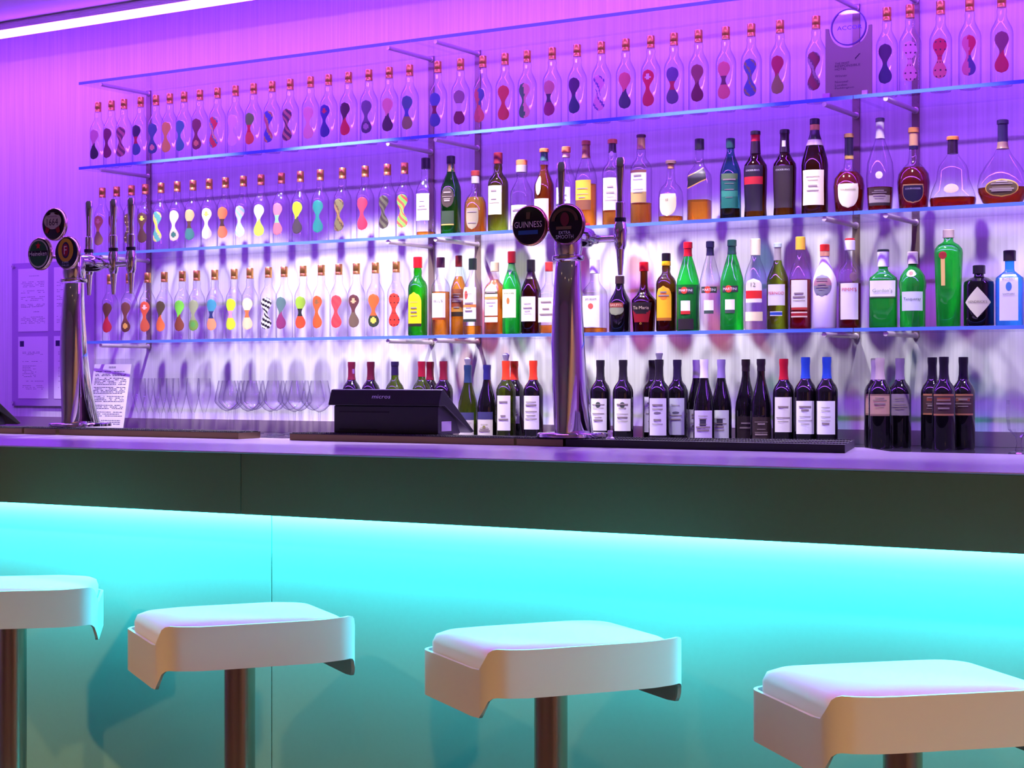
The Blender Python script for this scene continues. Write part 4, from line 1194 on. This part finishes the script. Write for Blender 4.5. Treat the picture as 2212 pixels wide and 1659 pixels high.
# ------------------------------------------------------------------ till terminals on the bar
def till(px_r, py_b, label, brand=True, w=0.375):
    zb = ZT + MT
    Rr = on_z(px_r, py_b, zb)
    L = (Rr[0] - w * BC, Rr[1] - w * BS)
    o = thing('till_terminal', label, 'till', (L[0], L[1], zb + 0.002), BROT, 'till terminals on the bar')
    def pro(x0, x1, pts, mat, nm, chain=0.0):
        m = MB(); n = len(pts)
        V = [(x0 + chain * 0, y, z) for y, z in pts] + [(x1, y, z) for y, z in pts]
        m.add(V, [tuple(range(n)), tuple(range(n, 2 * n))[::-1]] + [(i, (i + 1) % n, n + (i + 1) % n, n + i) for i in range(n)], mat)
        return bevel(m.obj(nm, o, smooth=0), 0.002, 2)
    pro(0.010, w - 0.012, [(0.014, 0), (0.014, 0.076), (0.05, 0.09), (0.10, 0.05), (0.13, 0.0)], M_GREYPL, 'base_body')
    pro(0.0, w, [(0.0, 0.078), (0.0, 0.084), (0.014, 0.122), (0.024, 0.124), (0.185, 0.004), (0.17, 0.0), (0.03, 0.078)], M_BLACK, 'screen_head')
    MB().box(0.03, 0.20, 0.0125, 0.0145, 0.058, 0.062, paint((8, 8, 8))).obj('vent_slot', o, smooth=0)
    MB().box(0.03, 0.16, 0.0125, 0.0145, 0.008, 0.012, paint((8, 8, 8))).obj('vent_slot', o, smooth=0)
    if brand:
        v, f = text_fit('micros', 0.062, 0.011)
        MB().add([(x + w * 0.48, 0.0062 + z * 0.345 - 0.0012, 0.103 + z * 0.94) for x, z in v], f, pbr('silver_print', (226, 226, 230), 0.4, 0.0)).obj('lettering', o, smooth=0)
    MB().box(w - 0.011, w - 0.0105, 0.03, 0.08, 0.008, 0.035, paint((206, 190, 214))).obj('sticker', o, smooth=0)
    return o


till(948, 940.5, 'black wedge-shaped till terminal seen from behind on the bar')
till(-46, 920.5, 'dark till terminal corner jutting in beside the notice board', False)

# ------------------------------------------------------------------ beer towers


def tower(px, py, label, badges, taps, arm, blabels):
    """badges: (column, row) in the picture; taps: columns in the picture"""
    zb = ZT + MT + 0.003
    X0, Y0 = on_z(px, py, zb)
    o = thing('beer_tower', label, 'beer tower', (X0, Y0, zb), 0, 'chrome beer towers on the bar')
    # base plate
    pl = MB(); R = []
    for z, k in ((0, 1.0), (0.008, 1.0), (0.011, 0.96)):
        R.append([(0.085 * k * sqr(2 * pi * i / 32, 3) * cos(2 * pi * i / 32), 0.03 + 0.090 * k * sqr(2 * pi * i / 32, 3) * sin(2 * pi * i / 32), z) for i in range(32)])
    pl.rings(R, M_CHROME).obj('base_plate', o)
    Zd = -X0 * SP + Y0 * CP
    ztop = (py - arm[1]) / F * Zd            # arm height above the plate
    # tapering column
    col = MB(); R = []
    for k, (rx, ry, oy) in enumerate(((0.041, 0.074, 0.034), (0.042, 0.069, 0.030), (0.0445, 0.052, 0.012), (0.045, 0.043, 0.002), (0.041, 0.038, 0.0), (0.037, 0.034, 0.0), (0.035, 0.030, 0.002), (0.033, 0.028, 0.004))):
        z = 0.011 + (ztop - 0.03) * (0, 0.04, 0.25, 0.45, 0.62, 0.76, 0.86, 0.90)[k]
        R.append([(rx * cos(2 * pi * i / 28), oy + ry * sin(2 * pi * i / 28), z) for i in range(28)])
    col.rings(R, M_CHROME).obj('column', o)
    MB().lathe([(0.040, ztop * 0.875), (0.042, ztop * 0.88), (0.042, ztop * 0.895), (0.038, ztop * 0.90)], M_CHROME, 28, o=(0, 0.003, 0)).obj('collar', o)
    hd = MB(); R = []
    for k, r_ in ((0.885, 0.032), (0.93, 0.036), (1.0, 0.036), (1.03, 0.030), (1.045, 0.014)):
        R.append([(r_ * cos(2 * pi * i / 24), 0.004 + r_ * sin(2 * pi * i / 24), ztop * k) for i in range(24)])
    hd.rings(R, M_CHROME).obj('head', o)
    # arm towards the bartender and the tap rail
    AY = 0.155
    MB().tube([(0, 0.02, ztop), (0, 0.06, ztop), (0, 0.105, ztop), (0, 0.13, ztop), (0, AY, ztop)], [0.026, 0.028, 0.026, 0.014, 0.012], M_CHROME, 18).obj('arm', o)
    xs = []
    for tp in taps:
        t_ = (tp - CX) / F
        Zt = (Y0 + AY) / (CP + t_ * SP)
        xs.append(Zt * (-SP + t_ * CP) - X0)
    MB().tube([(min(xs + [0]), AY, ztop), (max(xs + [0]), AY, ztop)], 0.009, M_CHROME, 12).obj('tap_rail', o)
    for x in xs:
        tp = MB()
        tp.lathe([(0.012, -0.030), (0.016, -0.018), (0.017, 0.0), (0.018, 0.018), (0.016, 0.034), (0.013, 0.044)], M_CHROME, 18, o=(x, AY, ztop))
        tp = tp.obj('tap', o)
        MB().lathe([(0.006, -0.098), (0.009, -0.060), (0.0115, -0.030)], M_CHROME, 14, o=(x, AY, ztop)).obj('spout', tp)
        MB().lathe([(0.0155, 0.044), (0.0155, 0.054)], M_BLACK, 16, o=(x, AY, ztop)).obj('ring', tp)
        h_ = MB(); R = []
        for zz, rx, ry in ((0.054, 0.0125, 0.0125), (0.094, 0.0125, 0.0125), (0.097, 0.0085, 0.0085), (0.130, 0.0088, 0.008), (0.185, 0.0135, 0.010), (0.206, 0.0145, 0.010), (0.214, 0.011, 0.007)):
            R.append([(x + rx * cos(2 * pi * i / 18), AY + ry * sin(2 * pi * i / 18), ztop + zz) for i in range(18)])
        h_.rings(R, M_CHROME).obj('handle', tp)
    # round brand badges facing the guests
    for (bx, by), bl in zip(badges, blabels):
        t_ = (bx - CX) / F
        YB_ = Y0 - 0.05
        Zt = YB_ / (CP + t_ * SP)
        wx = Zt * (-SP + t_ * CP) - X0; wz = H + (CY - by) / F * Zt - zb
        bl(o, wx, -0.05, wz, ztop)
    return o


def badge(rim, face, deco):
    def fn(o, x, y, z, ztop):
        m = MB(); R_ = 0.053
        m.lathe([(R_ * 0.9, 0.012), (R_, 0.010), (R_, 0.002), (R_ * 0.94, -0.002), (R_ * 0.92, -0.001)], pbr('rim_%d' % rim[0], rim, 0.2, 0.9), 36, 'y', (x, y, z), cap1=False)
        b = m.obj('badge', o)
        MB().lathe([(R_ * 0.925, -0.0012), (R_ * 0.6, -0.0035), (0.001, -0.0045)], pbr('face_%d_%d_%d' % face, face, 0.15, 0, 0.7), 36, 'y', (x, y, z), cap0=False, cap1=False).obj('face', b)
        deco(b, x, y - 0.0052, z)
        MB().tube([(x, y + 0.010, z), (x * 0.5, y + 0.035, (z + ztop) / 2), (0, 0.0, ztop)], [0.007, 0.006, 0.010], M_CHROME, 10).obj('badge_stalk', b)
    return fn


def disc(m, x, y, z, rx, rz, mat, n=28):
    m.add([(x + rx * cos(2 * pi * i / n), y, z + rz * sin(2 * pi * i / n)) for i in range(n)], [tuple(range(n))], mat)
    return m


def btext(b, body, x, y, z, w, c, h=None):
    v, f = text_fit(body, w, h)
    MB().add([(px_ + x, y, pz_ + z) for px_, pz_ in v], f, pbr('badge_ink_%d_%d_%d' % c, c, 0.4)).obj('lettering', b, smooth=0)


def d1664(b, x, y, z):
    m = MB()
    disc(m, x, y, z + 0.010, 0.039, 0.027, paint((246, 232, 196)))
    for s in (-1, 1):
        m.add([(x + s * 0.012, y, z - 0.014), (x + s * 0.030, y, z - 0.006), (x + s * 0.034, y, z - 0.026), (x + s * 0.022, y, z - 0.030)], [(0, 1, 2, 3)], paint((190, 40, 36)))
        m.add([(x + s * 0.006, y, z + 0.036), (x + s * 0.020, y, z + 0.034), (x + s * 0.030, y, z + 0.026), (x + s * 0.012, y, z + 0.030)], [(0, 1, 2, 3)], paint((170, 36, 36)))
    m.obj('crest', b, smooth=0)
    btext(b, '1664', x, y - 0.0006, z + 0.006, 0.050, (60, 40, 30), 0.022)
    btext(b, 'KRONENBOURG', x, y - 0.0006, z + 0.024, 0.042, (110, 80, 50), 0.005)


def dheine(b, x, y, z):
    m = MB()
    disc(m, x, y + 0.0012, z, 0.046, 0.046, paint((236, 240, 216)))
    disc(m, x, y + 0.0006, z, 0.041, 0.041, paint((34, 110, 50)))
    m.add([(x - 0.044, y, z - 0.008), (x + 0.044, y, z - 0.008), (x + 0.044, y, z + 0.009), (x - 0.044, y, z + 0.009)], [(0, 1, 2, 3)], paint((16, 14, 14)))
    pts = []
    for i in range(10):
        r_ = 0.013 if i % 2 == 0 else 0.0055
        pts.append((x + r_ * sin(2 * pi * i / 10), y, z + 0.025 + r_ * cos(2 * pi * i / 10)))
    m.add(pts, [tuple(range(10))], pbr('star_red', (230, 40, 44), 0.4))
    m.obj('crest', b, smooth=0)
    btext(b, 'Heineken', x, y - 0.0006, z, 0.080, (255, 253, 240), 0.015)


def dfost(b, x, y, z):
    m = MB()
    disc(m, x, y + 0.001, z + 0.008, 0.034, 0.038, paint((255, 190, 40)))
    disc(m, x, y + 0.0004, z + 0.008, 0.017, 0.026, paint((30, 26, 90)))
    disc(m, x, y, z + 0.008, 0.013, 0.020, paint((200, 30, 40)))
    m.obj('crest', b, smooth=0)
    btext(b, 'F', x, y - 0.0006, z + 0.008, 0.012, (240, 226, 220), 0.026)
    btext(b, 'SUPER', x, y - 0.0006, z - 0.031, 0.030, (200, 200, 220), 0.006)
    btext(b, 'CHILLED', x, y - 0.0006, z - 0.040, 0.032, (200, 200, 220), 0.005)


def dguin(b, x, y, z):
    m = MB()
    m.add([(x - 0.030, y, z - 0.024), (x + 0.030, y, z - 0.024), (x + 0.030, y, z - 0.013), (x - 0.030, y, z - 0.013)], [(0, 1, 2, 3)], paint((60, 120, 176)))
    m.add([(x - 0.006, y, z + 0.016), (x + 0.005, y, z + 0.016), (x + 0.007, y, z + 0.034), (x - 0.006, y, z + 0.034)], [(0, 1, 2, 3)], paint((130, 104, 60)))
    m.obj('crest', b, smooth=0)
    btext(b, 'GUINNESS', x, y - 0.0006, z + 0.002, 0.084, (255, 240, 220), 0.016)


def djohn(b, x, y, z):
    m = MB()
    n = 30
    pts = [(x + r_ * cos(pi * i / n), y, z + 0.008 + r_ * 0.85 * sin(pi * i / n)) for r_ in (0.040, 0.030) for i in range(n + 1)]
    m.add(pts, [(i, i + 1, n + 2 + i, n + 1 + i) for i in range(n)], paint((120, 84, 50)))
    disc(m, x, y - 0.0002, z + 0.012, 0.013, 0.018, paint((140, 40, 50)))
    m.add([(x - 0.026, y, z - 0.014), (x + 0.020, y, z - 0.014), (x + 0.020, y, z - 0.006), (x - 0.026, y, z - 0.006)], [(0, 1, 2, 3)], paint((150, 120, 70)))
    m.obj('crest', b, smooth=0)
    btext(b, 'EXTRA', x, y - 0.0006, z - 0.022, 0.034, (236, 240, 240), 0.008)
    btext(b, 'SMOOTH', x, y - 0.0006, z - 0.033, 0.052, (240, 240, 230), 0.010)


CHR = (226, 206, 180)
tower(158, 921, 'curved chrome beer tower with three round brand badges and three taps', [(116, 484), (85, 548), (144, 546)], [192, 245, 283], (180, 566),
      [badge(CHR, (26, 20, 30), d1664), badge(CHR, (30, 60, 34), dheine), badge(CHR, (22, 18, 60), dfost)])
tower(1226, 944, 'curved chrome beer tower with two dark round badges and two taps', [(1143, 487), (1222, 484)], [1213, 1340], (1226, 508),
      [badge((176, 130, 90), (26, 12, 22), dguin), badge((150, 120, 100), (18, 16, 22), djohn)])

# cork left on the wide mat
xk, yk = on_z(1318, 951, ZT + MT)
o = thing('bottle_stopper', 'small grey bottle stopper standing on the wide mat', 'stopper', (xk, yk, ZT + MT + 0.0025))
MB().lathe([(0.011, 0), (0.011, 0.003), (0.006, 0.007), (0.0055, 0.016), (0.007, 0.019), (0.006, 0.022)], pbr('stopper_pale', (206, 200, 196), 0.5), 14).obj('body', o)

# ------------------------------------------------------------------ bar stools


def stool(px, Y, rot, label):
    X, _, _ = on_y(px, Y)
    o = thing('bar_stool', label, 'bar stool', (X, Y, 0), radians(rot), 'white bar stools along the bar')
    ZS = 0.692                      # lower edge of the front band
    hw, hd, cr = 0.208, 0.178, 0.045
    bh = 0.088
    # rounded-rectangle loop, front at -y
    path = []
    def corner(cx_, cy_, a0):
        for i in range(9):
            a = a0 + (pi / 2) * i / 8
            path.append((cx_ + cr * cos(a), cy_ + cr * sin(a)))
    corner(hw - cr, -hd + cr, -pi / 2)
    corner(hw - cr, hd - cr, 0)
    corner(-hw + cr, hd - cr, pi / 2)
    corner(-hw + cr, -hd + cr, pi)
    N = len(path)
    fine = []
    for i in range(N):
        a, b = path[i], path[(i + 1) % N]
        L = sqrt((a[0] - b[0]) ** 2 + (a[1] - b[1]) ** 2)
        k = max(1, int(L / 0.03))
        for j in range(k):
            fine.append((a[0] + (b[0] - a[0]) * j / k, a[1] + (b[1] - a[1]) * j / k))
    def drop(x, y):
        s_ = (y + hd) / 0.052
        s_ = max(0.0, min(1.0, (s_ - 0.12) / 0.88))
        s_ = s_ * s_ * (3 - 2 * s_)
        lift = 0.005 * max(0.0, (abs(x) - hw + 0.085) / 0.085) if s_ < 0.3 else 0
        return -0.040 * s_ + lift
    n = len(fine)
    V, Fc = [], []
    th = 0.007
    for (x, y) in fine:
        # inward normal estimate
        nx = (-1 if x > hw - cr else (1 if x < -hw + cr else 0)) if abs(x) > hw - cr else 0
        ny = (-1 if y > hd - cr else (1 if y < -hd + cr else 0)) if abs(y) > hd - cr else 0
        if nx and ny:
            ccx = (hw - cr) * (1 if x > 0 else -1); ccy = (hd - cr) * (1 if y > 0 else -1)
            L = sqrt((x - ccx) ** 2 + (y - ccy) ** 2) or 1
            nx, ny = -(x - ccx) / L, -(y - ccy) / L
        d = drop(x, y)
        V += [(x, y, ZS + d), (x, y, ZS + bh + d), (x + nx * th, y + ny * th, ZS + bh + d), (x + nx * th, y + ny * th, ZS + d)]
    for i in range(n):
        j = (i + 1) % n
        for q in range(4):
            Fc.append((i * 4 + q, j * 4 + q, j * 4 + (q + 1) % 4, i * 4 + (q + 1) % 4))
    MB().add(V, Fc, M_WHITE).obj('seat_shell', o, smooth=50)
    # seat pan and cushion
    def rr(hx, hy, r_, z, n_=8):
        out = []
        for cx_, cy_, a0 in ((hx - r_, -hy + r_, -pi / 2), (hx - r_, hy - r_, 0), (-hx + r_, hy - r_, pi / 2), (-hx + r_, -hy + r_, pi)):
            for i in range(n_ + 1):
                a = a0 + (pi / 2) * i / n_
                out.append((cx_ + r_ * cos(a), cy_ + r_ * sin(a), z))
        return out
    pan = MB(); pan.rings([rr(hw - 0.008, hd - 0.008, 0.04, ZS + 0.012), rr(hw - 0.008, hd - 0.008, 0.04, ZS + 0.022)], M_BLACK); pan.obj('seat_pan', o, smooth=30)
    cz = ZS + bh
    cu = MB()
    cu.rings([rr(hw - 0.012, hd - 0.011, 0.045, ZS + 0.023), rr(hw - 0.012, hd - 0.011, 0.045, cz - 0.024), rr(hw - 0.016, hd - 0.015, 0.05, cz - 0.010), rr(hw - 0.028, hd - 0.028, 0.055, cz - 0.003),
              rr(hw - 0.06, hd - 0.06, 0.06, cz + 0.003), rr(hw - 0.12, hd - 0.11, 0.05, cz + 0.006)], M_CUSH)
    cu.obj('cushion', o, smooth=60)
    MB().lathe([(0.0325, 0.02), (0.0325, ZS + 0.012)], M_POLE, 32).obj('pole', o)
    MB().lathe([(0.075, ZS - 0.004), (0.075, ZS + 0.0115)], M_BLACK, 24).obj('swivel_plate', o)
    MB().lathe([(0.215, 0.0005), (0.215, 0.006), (0.200, 0.012), (0.05, 0.020), (0.0325, 0.03)], M_POLE, 36).obj('base', o)
    ft = MB()
    ft.tube([(-0.03, -0.0, 0.28), (-0.13, -0.02, 0.28), (-0.13, -0.16, 0.28), (0.13, -0.16, 0.28), (0.13, -0.02, 0.28), (0.03, 0.0, 0.28)], 0.010, M_POLE, 10)
    ft.obj('footrest', o)
    return o


stool(28, 2.88, 43, 'white padded bar stool at the end beside the notice board side')
stool(518, 2.76, 56, 'white padded bar stool in front of the bar panel seam')
stool(1190, 2.86, 56, 'white padded bar stool in front of the two-badge beer tower')
stool(1950, 2.76, 46, 'white padded bar stool in front of the brown-labelled wines')
